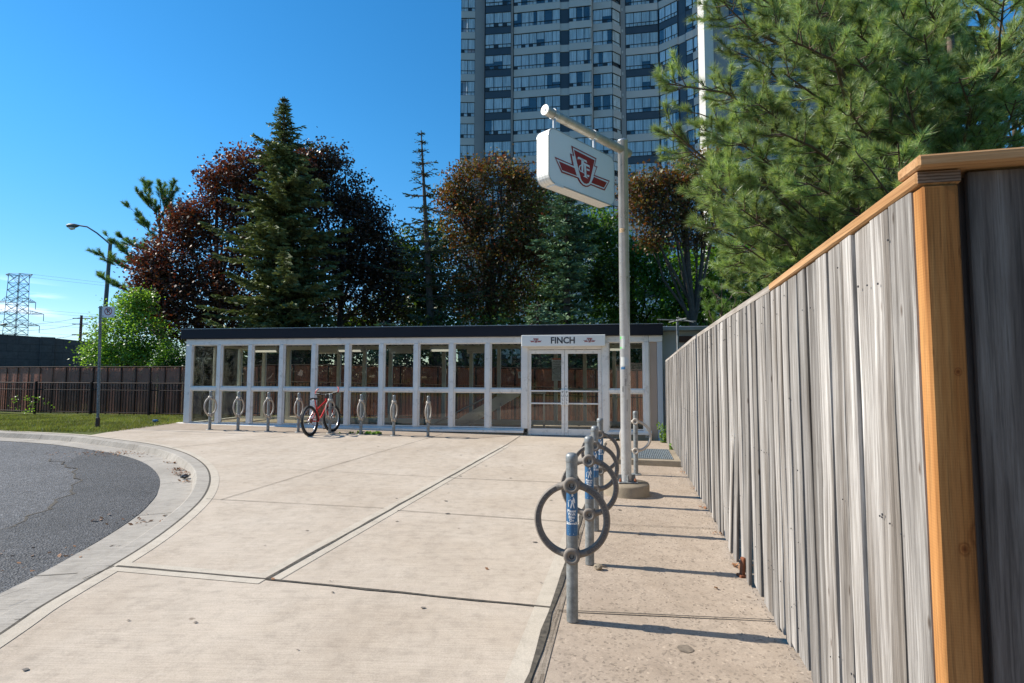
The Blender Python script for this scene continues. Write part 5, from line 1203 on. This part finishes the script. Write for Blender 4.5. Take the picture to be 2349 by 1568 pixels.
segs = [('win', 62, 71.0, 180, 71.0, 2, 'A'), ('pier', 180, 71.0, 262, 70.9, 0, ''), ('win', 268, 70.0, 486, 69.6, 3, 'B'), ('pier2', 486, 69.7, 503, 69.9, 0, ''),
        ('win', 508, 70.0, 900, 69.02, 6, 'C'), ('dark', 900, 69.22, 977, 69.1, 0, 'C'), ('win', 977, 68.85, 1166, 68.4, 3, 'C'), ('step', 1166, 68.4, 1176, 69.3, 0, ''), ('win', 1180, 69.3, 1338, 68.85, 2, 'C'), ('win', 1342, 68.85, 1410, 69.75, 1, 'C'),
        ('pier3', 1412, 69.85, 1452, 69.85, 0, ''), ('win', 1455, 69.9, 1730, 69.2, 4, 'E'), ('win', 1738, 69.1, 1896, 67.35, 3, 'F'), ('dark', 1898, 67.5, 1964, 66.75, 0, 'F'), ('win', 1966, 66.6, 2024, 66.0, 1, 'F'), ('win', 2026, 66.0, 2064, 65.45, 1, 'C')]
bands, piers, spans, core = MB(), MB(), MB(), MB()
def seg_box(mb, p, q, y0, y1, z0, z1, s0=0, s1=None):
    d_ = (q - p); L = d_.length; d_ = d_ / L; n_ = Vector((-d_.y, d_.x)); s1 = L if s1 is None else s1
    mm = Matrix(((d_.x, n_.x, 0, p.x - TO.x), (d_.y, n_.y, 0, p.y - TO.y), (0, 0, 1, 0), (0, 0, 0, 1))); mb.box(s0, s1, y0, y1, z0, z1, mm); return L, mm
def seg_sheet(mb, p, q, y, z0, z1, s0, s1):
    d_ = (q - p).normalized(); n_ = Vector((-d_.y, d_.x)); mb.sheet(s0, s1, y, z0, z1, Matrix(((d_.x, n_.x, 0, p.x - TO.x), (d_.y, n_.y, 0, p.y - TO.y), (0, 0, 1, 0), (0, 0, 0, 1))))
ztop = floors[-1] + 2.2; cnt = 0; rest = MB(), MB(), MB()
vis = [i for i, f in enumerate(floors) if f > 25.4 and f - WH < 51.5]
print('floors', len(floors), 'visible', len(vis))
nsp = 0
def span(p, q, y0, y1, z0, z1, i):
    global nsp
    if i in vis and nsp < 100:
        nsp += 1; a = MB(); seg_box(a, p, q, y0, y1, z0, z1); obj('spandrel', a, M['tspan'], tower)
    else: seg_box(spans, p, q, y0, y1, z0, z1)
for kind, xa_, Ya, xb_, Yb, n, grp in segs:
    p, q = tp_(xa_, Ya), tp_(xb_, Yb); L = (q - p).length
    seg_box(core, p, q, .55, 1.2, 0, ztop - .02)
    if kind.startswith('pier'):
        seg_box(piers, p, q, -.02 if kind != 'pier2' else .02, .5, 0, ztop); 
        if kind == 'pier3':
            for i, f in enumerate(floors): seg_box(bands, p, q, -.06, -.022, f + .25, f + .6, .12, .32)
        continue
    if kind == 'step': seg_box(bands, p, q, 0, .2, 0, ztop); continue
    if kind == 'dark':
        for i, f in enumerate(floors): span(p, q, .0, .3, f - WH, f, i)
        for i, f in enumerate(floors):
            if grp == 'C' or (round((f - zref) / PIT) % 2 == 0): seg_box(bands, p, q, -.07, .3, f + .002, f + PIT - WH - .002)
            else: span(p, q, 0.02, .3, f + .002, f + PIT - WH - .002, i)
        continue
    for i, f in enumerate(floors):
        k = round((f - zref) / PIT); zlo, zhi = f + .002, f + PIT - WH - .002
        if grp in ('A', 'C') or (grp in ('E', 'F') and k % 2 == (0)): seg_box(bands, p, q, -.07 if grp != 'A' else -.05, .45, zlo, zhi)
        else: span(p, q, .03, .4, zlo, zhi, i)
        fr, pa, bl = (MB(), MB(), MB()) if i in vis and cnt < 100 else rest
        w_ = L / n; zb = f - WH
        for j in range(n + 1): seg_box(fr, p, q, -.03, .10, zb, f, max(0, j * w_ - .03), min(L, j * w_ + .03))
        for z in (zb, zb + WH * .24, f - .04): seg_box(fr, p, q, -.025, .09, z, z + .04, .036, L - .036)
        seg_box(fr, p, q, .36, .5, zb, zb + .02)
        for j in range(n):
            if j % 2 or n > 2: seg_box(fr, p, q, -.02, .08, zb + .05, zb + WH * .24, j * w_ + w_ * .5 - .025, j * w_ + w_ * .5 + .025)
            if random.random() < .28: seg_box(fr, p, q, -.01, .07, zb + .06, zb + WH * .24 - .02, j * w_ + .04, j * w_ + w_ * .5)
            seg_sheet(pa, p, q, .042, zb + .01, f - .01, j * w_ + .02, (j + 1) * w_ - .02)
            rr = random.random()
            if rr < .88: a0, a1 = .0, 1.0
            elif rr < .95: a0, a1 = 0, random.uniform(.3, .6)
            else: a0, a1 = .8, 1.0
            if random.random() < .95: seg_box(bl, p, q, .07, .08, zb + (.02 if random.random() < .85 else WH * random.uniform(.3, .6)), f - .02, j * w_ + .03 + (w_ - .06) * a0, j * w_ + .03 + (w_ - .06) * a1)
        if fr is not rest[0]:
            cnt += 1; w = obj('window', fr, M['tframe'], tower); obj('pane', pa, M['tglass'], w)
            if bl.v: obj('blind', bl, M['blind'], w)
w = obj('upper_and_lower_windows', rest[0], M['tframe'], tower); w['kind'] = 'stuff'; obj('pane', rest[1], M['tglass'], w)['kind'] = 'stuff'; obj('blind', rest[2], M['blind'], w)['kind'] = 'stuff'
print('tower windows', cnt)
# body behind the facade, left return with sunlight painted into its colour and the nearer right wing
pl = [tp_(62, 71.0)]; a = MB()
B0, B1 = tp_(60, 71.6) - TO, tp_(2060, 67) - TO
a.prism([(B0.x + .05, B0.y), (B0.x + .2 + 1.0, 1.4), (B1.x, 1.4), (B1.x + 16, -1.0), (B1.x + 16, 26), (B0.x - .0, 26)], 0, ztop); obj('tower_body', a, M['tpier'], tower)
X0 = tp_(2064, 65.45).x; a = MB(); a.box(X0 - TO.x + .01, X0 - TO.x + 1.1, 63.2 - TO.y, 66.5 - TO.y, 0, ztop + 1); obj('sunlit_pier', a, M['tsunlit'], tower)
p, q = Vector((X0 + 1.12, 63.5)), Vector((X0 + 17, 62.0)); a = MB(); seg_box(a, p, q, 0, 3.0, 0, ztop); obj('right_wing', a, M['tpier'], tower)
fr, pa, bl = MB(), MB(), MB()
for f in floors:
    for s0, s1 in ((2.0, 4.6), (6.5, 11), (12, 15.5)):
        seg_box(fr, p, q, -.06, -.01, f - WH, f, s0, s1); seg_sheet(pa, p, q, -.07, f - WH + .06, f - .06, s0 + .06, s1 - .06)
        seg_box(bands, p, q, -.12, -.01, f + .05, f + .9, s0 - .3, s1 + .3)
w = obj('wing_windows', fr, M['tframe'], tower); w['kind'] = 'stuff'; obj('pane', pa, M['tglass'], w)['kind'] = 'stuff'
obj('concrete_band', bands, M['tconc'], tower); obj('pier', piers, M['tpier'], tower); obj('hidden_spandrels', spans, M['tspan'], tower)['kind'] = 'stuff'; obj('interior', core, M['tcore'], tower)

# ================================================================== TREES
def U3(n): v = rng.normal(size=(n, 3)); return v / np.linalg.norm(v, axis=1, keepdims=True)
def leaves(name, centers, r_cl, per, size, mat, parent, droop=.15, flat=.7):
    n = len(centers) * per; C = np.repeat(centers, per, 0) + rng.normal(size=(n, 3)) * r_cl * np.array([1, 1, flat])
    d_ = U3(n); d_[:, 2] -= droop; d_ /= np.linalg.norm(d_, axis=1, keepdims=True)
    nn = U3(n); nn[:, 2] = abs(nn[:, 2]) + .5; v = np.cross(nn, d_); v /= np.linalg.norm(v, axis=1, keepdims=True) + 1e-9
    s = size * rng.uniform(.65, 1.25, (n, 1)); return obj(name, kites(name, C, d_ * s * .55, v * s * .42), mat, parent)
def tree(name, label, Y, lobes, foot, mat, lsize=.13, dens=1.0, rcl=.26, per=26, group='trees behind the station', shell=.3, tr=.16, barkm='bark', limbs=True, zmin=.6, gap=0.0):
    base = at(foot, 900, Y); base = Vector((base.x, Y, zg(base.x, Y) - .1)); t_ = thing(name, label, 'tree', base, 0, group)
    cs, lc = [], []
    for lb in lobes:
        u, v, ru, rv = lb[:4]; dy = lb[4] if len(lb) > 4 else 0
        c = np.array(at(u, v, Y + dy)); k = (Y + dy) / FPX; r = np.array([ru * k, min(ru, rv) * k * .9, rv * k]); lc.append((c, r))
        n = int(dens * 2.4 * (r[0] * r[2] * 9 + 6) / max(.5, rcl / .26) ** 1.5); d_ = U3(n * 2); d_ = d_[d_[:, 1] < .75][:n]; rad = rng.uniform(shell, 1, (len(d_), 1)) ** .7 * (1 + rng.normal(0, .07, (len(d_), 1)))
        p = c + d_ * rad * r; p = p[p[:, 2] > zmin]; cs.append(p)
    cs = np.concatenate(cs); loc = np.array(base)
    if gap: cs = cs[np.sin(cs[:, 0] * 2.1 + 1) * np.sin(cs[:, 2] * 2.6) + rng.uniform(-.6, .6, len(cs)) > -1 + gap]
    leaves('crown', cs - loc, rcl, per, lsize, mat, t_)
    a = MB(); zt_ = max(c[2] + r[2] * .5 for c, r in lc); H = zt_ - base.z; mid = np.mean([c for c, r in lc], 0)
    tp = [Vector((0, 0, 0)), Vector(((mid[0] - base.x) * .15 + .05, 0, H * .25)), Vector(((mid[0] - base.x) * .4, 0, H * .55)), Vector(((mid[0] - base.x) * .6, 0, H * .92))]
    a.tube(tp, [tr * 1.25, tr, tr * .7, tr * .15], 9); obj('trunk', a, M[barkm], t_)
    a = MB()
    for c, r in lc:
        e = Vector(c - loc); s = .2 + .4 * random.random(); st_ = tp[1].lerp(tp[2], s) if e.z > H * .4 else tp[0].lerp(tp[1], .7); m_ = st_.lerp(e, .5) + Vector((random.gauss(0, .2), random.gauss(0, .2), random.uniform(-.4, .1)))
        a.tube([st_, m_, e], [tr * .5, tr * .3, tr * .12], 6, False)
        for _ in range(8):
            d_ = Vector(U3(1)[0]); d_.z = abs(d_.z) * .8; q = e + Vector((d_.x * r[0], d_.y * r[1], d_.z * r[2])) * .85; s2 = m_.lerp(e, random.uniform(.2, 1)); a.tube([s2, s2.lerp(q, .55) + Vector((0, 0, .12)), q], [tr * .2, tr * .12, .012], 4, False)
    obj('limb', a, M[barkm], t_); return t_
def spruce(name, label, u, v_top, v_bot, prof, Y, mat, sparse=1.0, seed=0, lean=0, group='trees behind the station', z_low=1.0, nsc=1.0, foot=None, rough=.22):
    """prof: (v, half width px) list from top to bottom"""
    rs = random.Random(seed); top = at(u, v_top, Y); base = Vector((at(foot or u, 860, Y).x, Y, zg(0, Y) - .1)); t_ = thing(name, label, 'tree', base, 0, group)
    H = top.z - base.z; tp = Vector((top.x - base.x, 0, H)); a = MB(); a.tube([(0, 0, 0), tp * .5, tp], [.20, .13, .02], 8); obj('trunk', a, M['bark'], t_)
    pv = [at(u, p[0], Y).z - base.z for p in prof]; pw = [p[1] * Y / FPX for p in prof]
    C, U_, V_ = [], [], []; br = MB(); z = H - .15; ph = [rs.uniform(0, 6.28) for _ in range(4)]
    while z > z_low:
        w = float(np.interp(z, pv[::-1], pw[::-1])); nb = int(6 + min(7, w * 2.6)); a0 = rs.uniform(0, 6.28)
        for k in range(nb):
            an = a0 + k * 2 * math.pi / nb + rs.uniform(-.3, .3); L = w * rs.choice((.5, .7, .85, 1.0, 1.15)) * (1 + rough * (math.sin(z * 1.7 + 2 * an + ph[0]) * .5 + math.sin(z * 3.3 - an + ph[1]) * .5))
            if rs.random() > sparse + .25: continue
            c0_ = tp * (z / H); dr = Vector((math.cos(an), math.sin(an), 0)); sd = Vector((-dr.y, dr.x, 0)); dp = rs.uniform(-.5, .02)
            def P(s): return c0_ + dr * L * s + Vector((0, 0, L * (dp * s + .22 * s * s)))
            br.tube([P(0), P(.5), P(1)], [.03 + .008 * w, .02, .005], 4, False, False)
            n = max(3, int(L / .11 * sparse))
            for i in range(n):
                s = (i + .7) / n; p = P(s); tl = (.14 + .30 * L * (1 - s) * .5) * rs.uniform(.6, 1.2); tl = min(tl + .06, .55, .12 + w * .5)
                for sg in (-1, 1, 0):
                    if sg == 0 and i % 2: continue
                    d_ = (dr * rs.uniform(.45, .9) + sd * sg * rs.uniform(.6, 1.0) + Vector((0, 0, rs.uniform(-.35, .12)))).normalized() if sg else (dr + Vector((0, 0, rs.uniform(-.1, .35)))).normalized()
                    for q in range(3):
                        pc = p + d_ * tl * (.25 + .3 * q); dd = (d_ + Vector((rs.gauss(0, .3), rs.gauss(0, .3), rs.gauss(0, .25)))).normalized(); fs_ = min(1, .42 + w * .42); hl = .085 * nsc * fs_ * rs.uniform(.8, 1.3)
                        sv = dd.cross(Vector((rs.gauss(0, 1), rs.gauss(0, 1), rs.gauss(0, 1)))).normalized() * .040 * nsc * fs_ * rs.uniform(.7, 1.2)
                        C.append(pc); U_.append(dd * hl); V_.append(sv)
        z -= rs.uniform(.16, .26) * (1 + .12 * w) / max(.5, sparse)
    obj('branch', br, M['bark'], t_); obj('foliage', kites('foliage', np.array(C), np.array(U_), np.array(V_)), M[mat], t_); print(name, len(C)); return t_

tree('maple_tree', 'large purple leaved maple left of the tall green spruce', 23.5, [(560, 395, 62, 60), (480, 505, 70, 70), (400, 600, 82, 75), (370, 680, 62, 70), (455, 680, 90, 75), (590, 500, 60, 90), (350, 620, 42, 55), (345, 700, 42, 60), (430, 520, 50, 50), (520, 430, 55, 60), (560, 640, 90, 95), (660, 380, 60, 50), (400, 745, 55, 45, -.5), (520, 740, 80, 50)], 500, M['maple'], .12, 2.8)
tree('maple_tree', 'purple maple with shade painted into its leaves, right of the tall green spruce', 24.5, [(735, 375, 62, 52), (700, 400, 60, 60), (800, 450, 52, 52), (755, 520, 95, 100), (850, 510, 50, 55), (845, 590, 70, 85), (740, 650, 120, 90), (870, 690, 60, 70), (880, 610, 45, 60)], 770, M['mapledark'], .125, 2.6)
tree('maple_tree', 'rusty red and green maple between the thin spruce and the pole sign', 24.5, [(1080, 425, 55, 55), (1150, 405, 60, 48), (1070, 510, 60, 70), (1200, 450, 55, 70), (1225, 540, 60, 80), (1040, 460, 40, 50), (1160, 530, 80, 80), (1080, 610, 70, 70), (1190, 600, 75, 80), (1120, 690, 110, 60)], 1125, M['mapleo'], .12, 2.5, gap=.1)
tree('maple_tree', 'thin crowned red maple with bare limbs right of the sign pole', 23, [(1500, 420, 50, 38), (1570, 400, 50, 42), (1480, 480, 50, 42), (1560, 490, 60, 50), (1630, 450, 45, 50), (1640, 370, 35, 36), (1600, 540, 50, 40), (1500, 545, 50, 36), (1460, 440, 40, 40), (1540, 440, 45, 45), (1610, 410, 40, 40)], 1600, M['mapleo'], .125, 1.7, gap=.12)
spruce('spruce_tree', 'tallest green spruce with a pointed tip rising above the purple maples', 652, 222, 780, [(222, 1), (240, 6), (265, 16), (300, 32), (330, 38), (350, 52), (400, 64), (450, 90), (500, 84), (560, 112), (650, 122), (760, 108)], 21.2, 'spruce', 1.1, 3, z_low=1.6, nsc=1.4, rough=.5)
spruce('spruce_tree', 'thin ragged spruce with a bare leaning tip left of the tower', 966, 300, 780, [(300, 3), (340, 12), (380, 26), (430, 44), (470, 50), (520, 52), (560, 78), (650, 105), (760, 105)], 22.5, 'sprucedk', .5, 5, z_low=1.2, foot=1000, rough=.5)
spruce('spruce_tree', 'blue green spruce below and behind the hanging transit sign', 1300, 425, 780, [(425, 10), (470, 45), (500, 60), (540, 72), (620, 66), (700, 50), (760, 80)], 21.5, 'spruceblue', .85, 8, z_low=1.2, nsc=1.2)
spruce('young_spruce', 'small bright spruce top just above the station roof left of the red maple', 881, 735, 800, [(735, 6), (760, 26), (800, 35)], 18.6, 'spruceblue', 1.0, 9, z_low=1.4, group='young conifers behind the station')
spruce('young_spruce', 'low bright green spruce above the station roof left of the name board', 1233, 692, 790, [(692, 12), (715, 38), (760, 46)], 18.8, 'spruceblue', 1.0, 12, z_low=1.4, group='young conifers behind the station')
for i, (uc, lb, sp_, mt) in enumerate(((1010, 'leftmost dark green tree filling the gap behind the thin spruce', [(960, 640, 70, 90), (1030, 700, 80, 90), (960, 740, 80, 70), (925, 590, 45, 70), (915, 690, 60, 70), (1010, 560, 50, 60)], 'darkleaf'), (1240, 'dark green tree behind the blue green spruce', [(1250, 560, 90, 90), (1290, 660, 110, 90), (1210, 720, 110, 70), (1350, 540, 70, 55), (1390, 640, 60, 60), (1250, 470, 45, 50)], 'darkleaf'),
        (1450, 'green leafy tree directly behind the sign pole', [(1420, 590, 70, 60), (1480, 600, 60, 60), (1450, 690, 100, 80), (1530, 640, 70, 60), (1400, 740, 80, 60), (1380, 520, 50, 50), (1540, 740, 80, 40)], 'greenleaf'), (1620, 'green tree under the thin red maple by the board fence', [(1600, 640, 80, 70), (1690, 600, 80, 70), (1640, 720, 110, 70), (1560, 730, 70, 60), (1740, 680, 80, 60)], 'greenleaf'),
        (660, 'dark green tree hidden low behind the tall spruce', [(620, 740, 110, 60), (720, 740, 110, 60), (840, 760, 100, 60), (500, 790, 90, 40)], 'darkleaf'))):
    tree('leafy_tree', lb, 27 + i % 3, sp_, uc, M[mt], .17, 1.35, .3, 28, 'dark leafy trees filling the background', shell=.2, zmin=.3)
tree('leafy_tree', 'low green tree under the red maple seen through the glass', 21.5, [(1110, 770, 110, 50), (980, 780, 100, 50), (1280, 780, 110, 50), (1420, 790, 90, 45), (850, 800, 90, 40), (700, 810, 100, 40), (560, 815, 100, 40), (640, 850, 90, 26), (800, 850, 90, 26), (960, 845, 90, 26), (1120, 850, 90, 26), (1280, 845, 90, 28), (1430, 845, 80, 28)], 1110, M['darkleaf'], .14, 1.2, .3, 26, 'dark leafy trees filling the background', zmin=.3, shell=.2)
tree('birch_tree', 'bright lime green small tree behind the no parking sign', 20.8, [(300, 715, 45, 35), (260, 765, 50, 40), (330, 770, 55, 50), (230, 810, 40, 26), (290, 820, 65, 36), (350, 815, 60, 40), (320, 690, 28, 22)], 300, M['limeleaf'], .085, 2.2, .2, 24, 'small trees left of the station', tr=.07)
tree('shrub', 'feathery grey green shrub touching the left end of the station roof', 20.0, [(395, 815, 36, 30), (410, 845, 40, 24), (370, 848, 34, 18)], 395, M['greenleaf'], .06, 1.5, .14, 30, 'small trees left of the station', tr=.04, shell=.2)
# white pine behind the left maple: few long upswept limbs with soft tufts
def needle_tufts(pts, dirs, L, per, wid, spread, shoot):
    n = len(pts); P_ = np.repeat(pts, per, 0); D_ = np.repeat(dirs, per, 0); m_ = len(P_); P_ = P_ - D_ * rng.uniform(0, shoot, (m_, 1))
    d_ = D_ + U3(m_) * spread; d_ /= np.linalg.norm(d_, axis=1, keepdims=True); l_ = L * rng.uniform(.7, 1.15, (m_, 1))
    s_ = np.cross(d_, U3(m_)); s_ /= np.linalg.norm(s_, axis=1, keepdims=True); V = np.empty((m_, 3, 3)); V[:, 0] = P_ - s_ * wid / 2; V[:, 1] = P_ + s_ * wid / 2; V[:, 2] = P_ + d_ * l_
    return npmesh('needles', V.reshape(-1, 3), np.arange(m_ * 3).reshape(m_, 3))
def pine(name, label, trunk, limbs, mat, nper, tuftL, wid, per, seed, group, ntw=9, twl=(.35, .9), tr=.14, barkm='barkl', shoot=.16, spread=.9, up=.35):
    rs = random.Random(seed); base = Vector(trunk[0]); t_ = thing(name, label, 'tree', base, 0, group); a = MB(); tk = [Vector(p) - base for p in trunk]; a.tube(tk, [tr * (1 - .8 * i / (len(tk) - 1)) for i in range(len(tk))], 10); obj('trunk', a, M[barkm], t_)
    li = MB(); tw_ = MB(); P_, D_ = [], []
    for lb in limbs:
        s_, tip = Vector(lb[0]) - base, Vector(lb[1]) - base; L = (tip - s_).length; sag = lb[2] if len(lb) > 2 else -.08
        pts = []; 
        for k in range(9):
            q = k / 8; p = s_.lerp(tip, q) + Vector((0, 0, sag * L * 4 * q * (1 - q))) + Vector((rs.gauss(0, .02 * L), rs.gauss(0, .02 * L), rs.gauss(0, .012 * L))) * (1 if 0 < k < 8 else 0); pts.append(p)
        li.tube(pts, [max(.007, (.012 + .012 * L) * (1 - q / 8) ** .8) for q in range(9)], 6, False)
        out = (tip - s_).normalized()
        for j in range(max(4, int(ntw * L))):
            q = .18 + .82 * rs.random() ** .75; k = min(7, int(q * 8)); p = pts[k].lerp(pts[k + 1], q * 8 - k); sd = out.cross(Vector((0, 0, 1))).normalized() * rs.choice((-1, 1))
            d_ = (out * rs.uniform(.5, 1.1) + sd * rs.uniform(.2, 1.0) + Vector((0, 0, rs.uniform(-.35, .6)))).normalized(); l_ = rs.uniform(*twl) * (1.1 - .6 * q); e = p + d_ * l_ + Vector((0, 0, .12 * l_)); mid = p + d_ * l_ * .5 - Vector((0, 0, .05 * l_))
            tw_.tube([p, mid, e], [.008, .006, .004], 4, False)
            for i in range(nper):
                f = 1 - .75 * (i / nper) ** 1.2; c = (mid.lerp(e, f * 2 - 1) if f > .5 else p.lerp(mid, f * 2)); dd = (d_ + Vector((rs.gauss(0, .45), rs.gauss(0, .45), rs.uniform(-.1, .3) + up))).normalized() if i else (d_ + Vector((0, 0, up))).normalized()
                c = c + dd * (shoot * .8 if i else shoot * .4); P_.append(c); D_.append(dd)
                tw_.tube([c - dd * shoot, c], [.005, .004], 3, False)
    obj('limb', li, M[barkm], t_); obj('twig', tw_, M[barkm], t_)
    o = obj('needles', needle_tufts(np.array(P_), np.array(D_), tuftL, per, wid, spread, shoot), M[mat], t_); print(name, len(P_)); return t_
T0 = at(372, 860, 24.5); T0.z = 0
def w24(u, v, dy=0): return at(u, v, 24.5 + dy)
pine('white_pine', 'white pine with long upswept boughs behind the street lamp', [T0, w24(372, 700), w24(368, 560), w24(364, 470)],
     [(w24(370, 560), w24(300, 478), .0), (w24(370, 540), w24(340, 425), -.0), (w24(368, 520), w24(400, 425), .0), (w24(370, 640), w24(222, 580, -.6), -.06), (w24(370, 640), w24(250, 545, .3), -.04), (w24(370, 690), w24(222, 632, -.4), -.05), (w24(370, 600), w24(300, 600, .6), -.05), (w24(368, 500), w24(320, 450, -.5), 0), (w24(368, 540), w24(420, 470), 0), (w24(366, 500), w24(372, 430), 0), (w24(366, 520), w24(385, 450, .4), 0), (w24(366, 520), w24(350, 470, -.4), 0), (w24(368, 560), w24(330, 520, -.3), 0), (w24(369, 600), w24(345, 560, -.5), 0), (w24(368, 560), w24(400, 510, -.5), 0), (w24(370, 590), w24(280, 545, .3), -.04)],
     'pineyel', 5, .17, .012, 46, 4, 'pines', ntw=7, twl=(.3, .7), tr=.15, shoot=.22)
# big Austrian pine behind the board fence
Yp = 9.2
def wp(u, v, Y): return at(u, v, Y)
T1 = wp(2215, 880, Yp); T1.z = -.05; rs = random.Random(21)
tips = [(1545, 195, 7.2), (1540, 300, 7.0), (1580, 345, 7.4), (1635, 30, 8.0), (1690, 120, 8.3), (1640, 200, 7.8), (1625, 430, 7.0), (1615, 470, 7.6), (1640, 520, 7.2), (1690, 600, 7.4), (1770, 600, 7.6), (1700, 330, 6.6), (1780, 60, 6.9), (1800, 170, 6.2), (1780, 300, 5.8), (1850, 420, 5.7),
        (1820, 520, 6.2), (1900, 540, 6.4), (1760, 430, 6.4), (1900, 30, 6.2), (1960, 130, 5.8), (1950, 260, 5.5), (1990, 380, 5.3), (1970, 470, 5.8), (2060, 330, 5.2), (2080, 200, 5.6), (2120, 80, 6.0), (2060, 10, 7.0), (2200, 180, 5.9), (2290, 100, 6.4), (2330, 230, 6.3), (2250, 300, 6.6), (2400, 150, 7.5), (2150, 390, 6.2), (1700, 480, 6.0), (1860, 250, 8.3), (1800, -60, 7.0), (1650, 430, 6.5), (1740, 240, 7.0), (2420, 20, 7), (1950, -40, 7.5), (1620, 300, 8.2), (1720, 540, 8.4), (1830, 600, 8.0), (1960, 560, 7.8), (1640, -10, 7.2), (1720, -20, 6.6), (1850, 110, 7.4), (2010, 60, 6.6), (1880, 340, 7.0), (1680, 640, 9.5), (1650, 390, 7.6), (1600, 260, 8.0), (1830, 20, 8.2)]
for _ in range(34):
    u = rs.uniform(1640, 2400); v = rs.uniform(-90, 330) if u > 1900 else rs.uniform(-60, 600); tips.append((u, v, rs.uniform(5.6, 8.6)))
for _ in range(16): tips.append((rs.uniform(1630, 1900), rs.uniform(380, 620), rs.uniform(6.6, 9)))
limbs = []
for (u, v, Y) in tips:
    tip = wp(u, v, Y); zs = clamp(tip.z - rs.uniform(.1, .9), 1.6, 8); s_ = Vector((T1.x + rs.uniform(-.1, .1), T1.y, zs)); limbs.append((s_, tip, rs.uniform(-.09, -.02)))
pine('pine_tree', 'big long needled pine spreading its boughs over the near board fence', [T1, (T1.x - .15, T1.y, 2.5), (T1.x + .1, T1.y, 5), (T1.x, T1.y, 9.5)], limbs, 'pineneedle', 5, .13, .0056, 48, 31, 'pines', ntw=7.5, twl=(.35, .85), tr=.17, shoot=.07, spread=.85)
T2 = wp(2360, 880, 12.0); T2.z = -.05; rs = random.Random(5); l2 = []
for _ in range(60):
    u, v, Y = rs.uniform(1780, 2450), rs.uniform(-110, 500), rs.uniform(9.6, 12.5); tip = wp(u, v, Y); l2.append((Vector((T2.x, T2.y, clamp(tip.z - .6, 1.8, 9))), tip, rs.uniform(-.08, 0)))
pine('pine_tree', 'second pine trunk and shaded boughs at the right behind the first pine', [T2, (T2.x + .1, T2.y, 3), (T2.x, T2.y, 8)], l2, 'pineneedle', 5, .15, .009, 40, 77, 'pines', ntw=5.5, twl=(.4, .9), tr=.16, shoot=.15)
T3 = wp(1660, 880, 12.5); T3.z = -.05
pine('young_pine', 'small young pine whose tip shows over the board fence', [T3, (T3.x, T3.y, 1.5), wp(1655, 650, 12.5)], [(Vector((T3.x, T3.y, 1.6 + .18 * i)), wp(1655 + 42 * math.cos(i * 2.4), 712 - 7 * i, 12.5 + .4 * math.sin(i * 2.4)), -.03) for i in range(10)], 'pineyel', 4, .12, .008, 36, 6, 'pines', ntw=8, twl=(.1, .25), tr=.04, shoot=.1)
# weeds
def weed(u, v, r, n, hmax, label, leaf=.035):
    p = gnd(u, v); t_ = thing('weed', label, 'weed', p, 0, 'weeds in the pavement cracks'); a = MB(); cs = []
    for _ in range(n):
        an = random.uniform(0, 6.28); h = hmax * random.uniform(.3, 1); x, y = random.gauss(0, r), random.gauss(0, r * .4); a.tube([(x, y, -.01), (x + .1 * h * math.cos(an), y + .1 * h * math.sin(an), h * .6), (x + .3 * h * math.cos(an), y + .25 * h * math.sin(an), h)], [.003, .002, .001], 3, False)
        for k in range(7): f = random.random(); cs.append((x + .3 * h * math.cos(an) * f, y + .25 * h * math.sin(an) * f, h * f))
    obj('stem', a, M['greenleaf'], t_); leaves('leaves', np.array(cs), .012, 3, leaf, M['limeleaf'], t_, flat=1)
weed(1533, 1016, .10, 26, .5, 'tallest weed by the corner of the station and the board fence', .05); weed(1556, 1045, .08, 34, .22, 'weed patch along the fence foot beside the vent grate', .045); weed(1520, 1003, .13, 22, .16, 'low weed spilling from the station corner behind the grate', .04)
weed(845, 996, .22, 30, .06, 'flat weed in front of the sill near the sixth ring rack', .04); weed(933, 968 + 18, .1, 8, .03, 'tiny weed tuft at the foot of the sill', .025)
# vine leaves on the picket fence at the left
p = at(75, 930, 19.3); t_ = thing('vine', 'thin vine with a few yellow green leaves on the picket fence at the left', 'vine', p); leaves('leaves', rng.normal(size=(20, 3)) * np.array([.45, .05, .18]), .06, 7, .06, M['limeleaf'], t_)
# wood added out of view behind the camera to darken the station glass reflections
cs = np.stack([rng.uniform(-60, 60, 900), rng.uniform(-38, -30, 900), rng.uniform(.5, 9, 900)], 1)
o = leaves('reflection_wood', cs, 1.3, 22, 1.1, M['darkleaf'], None); tag(o, 'unseen belt of dark trees added behind the viewer for the glass reflections', 'trees', kind='stuff')
a = MB(); a.box(-60, 60, -40, -39, 0, 7);
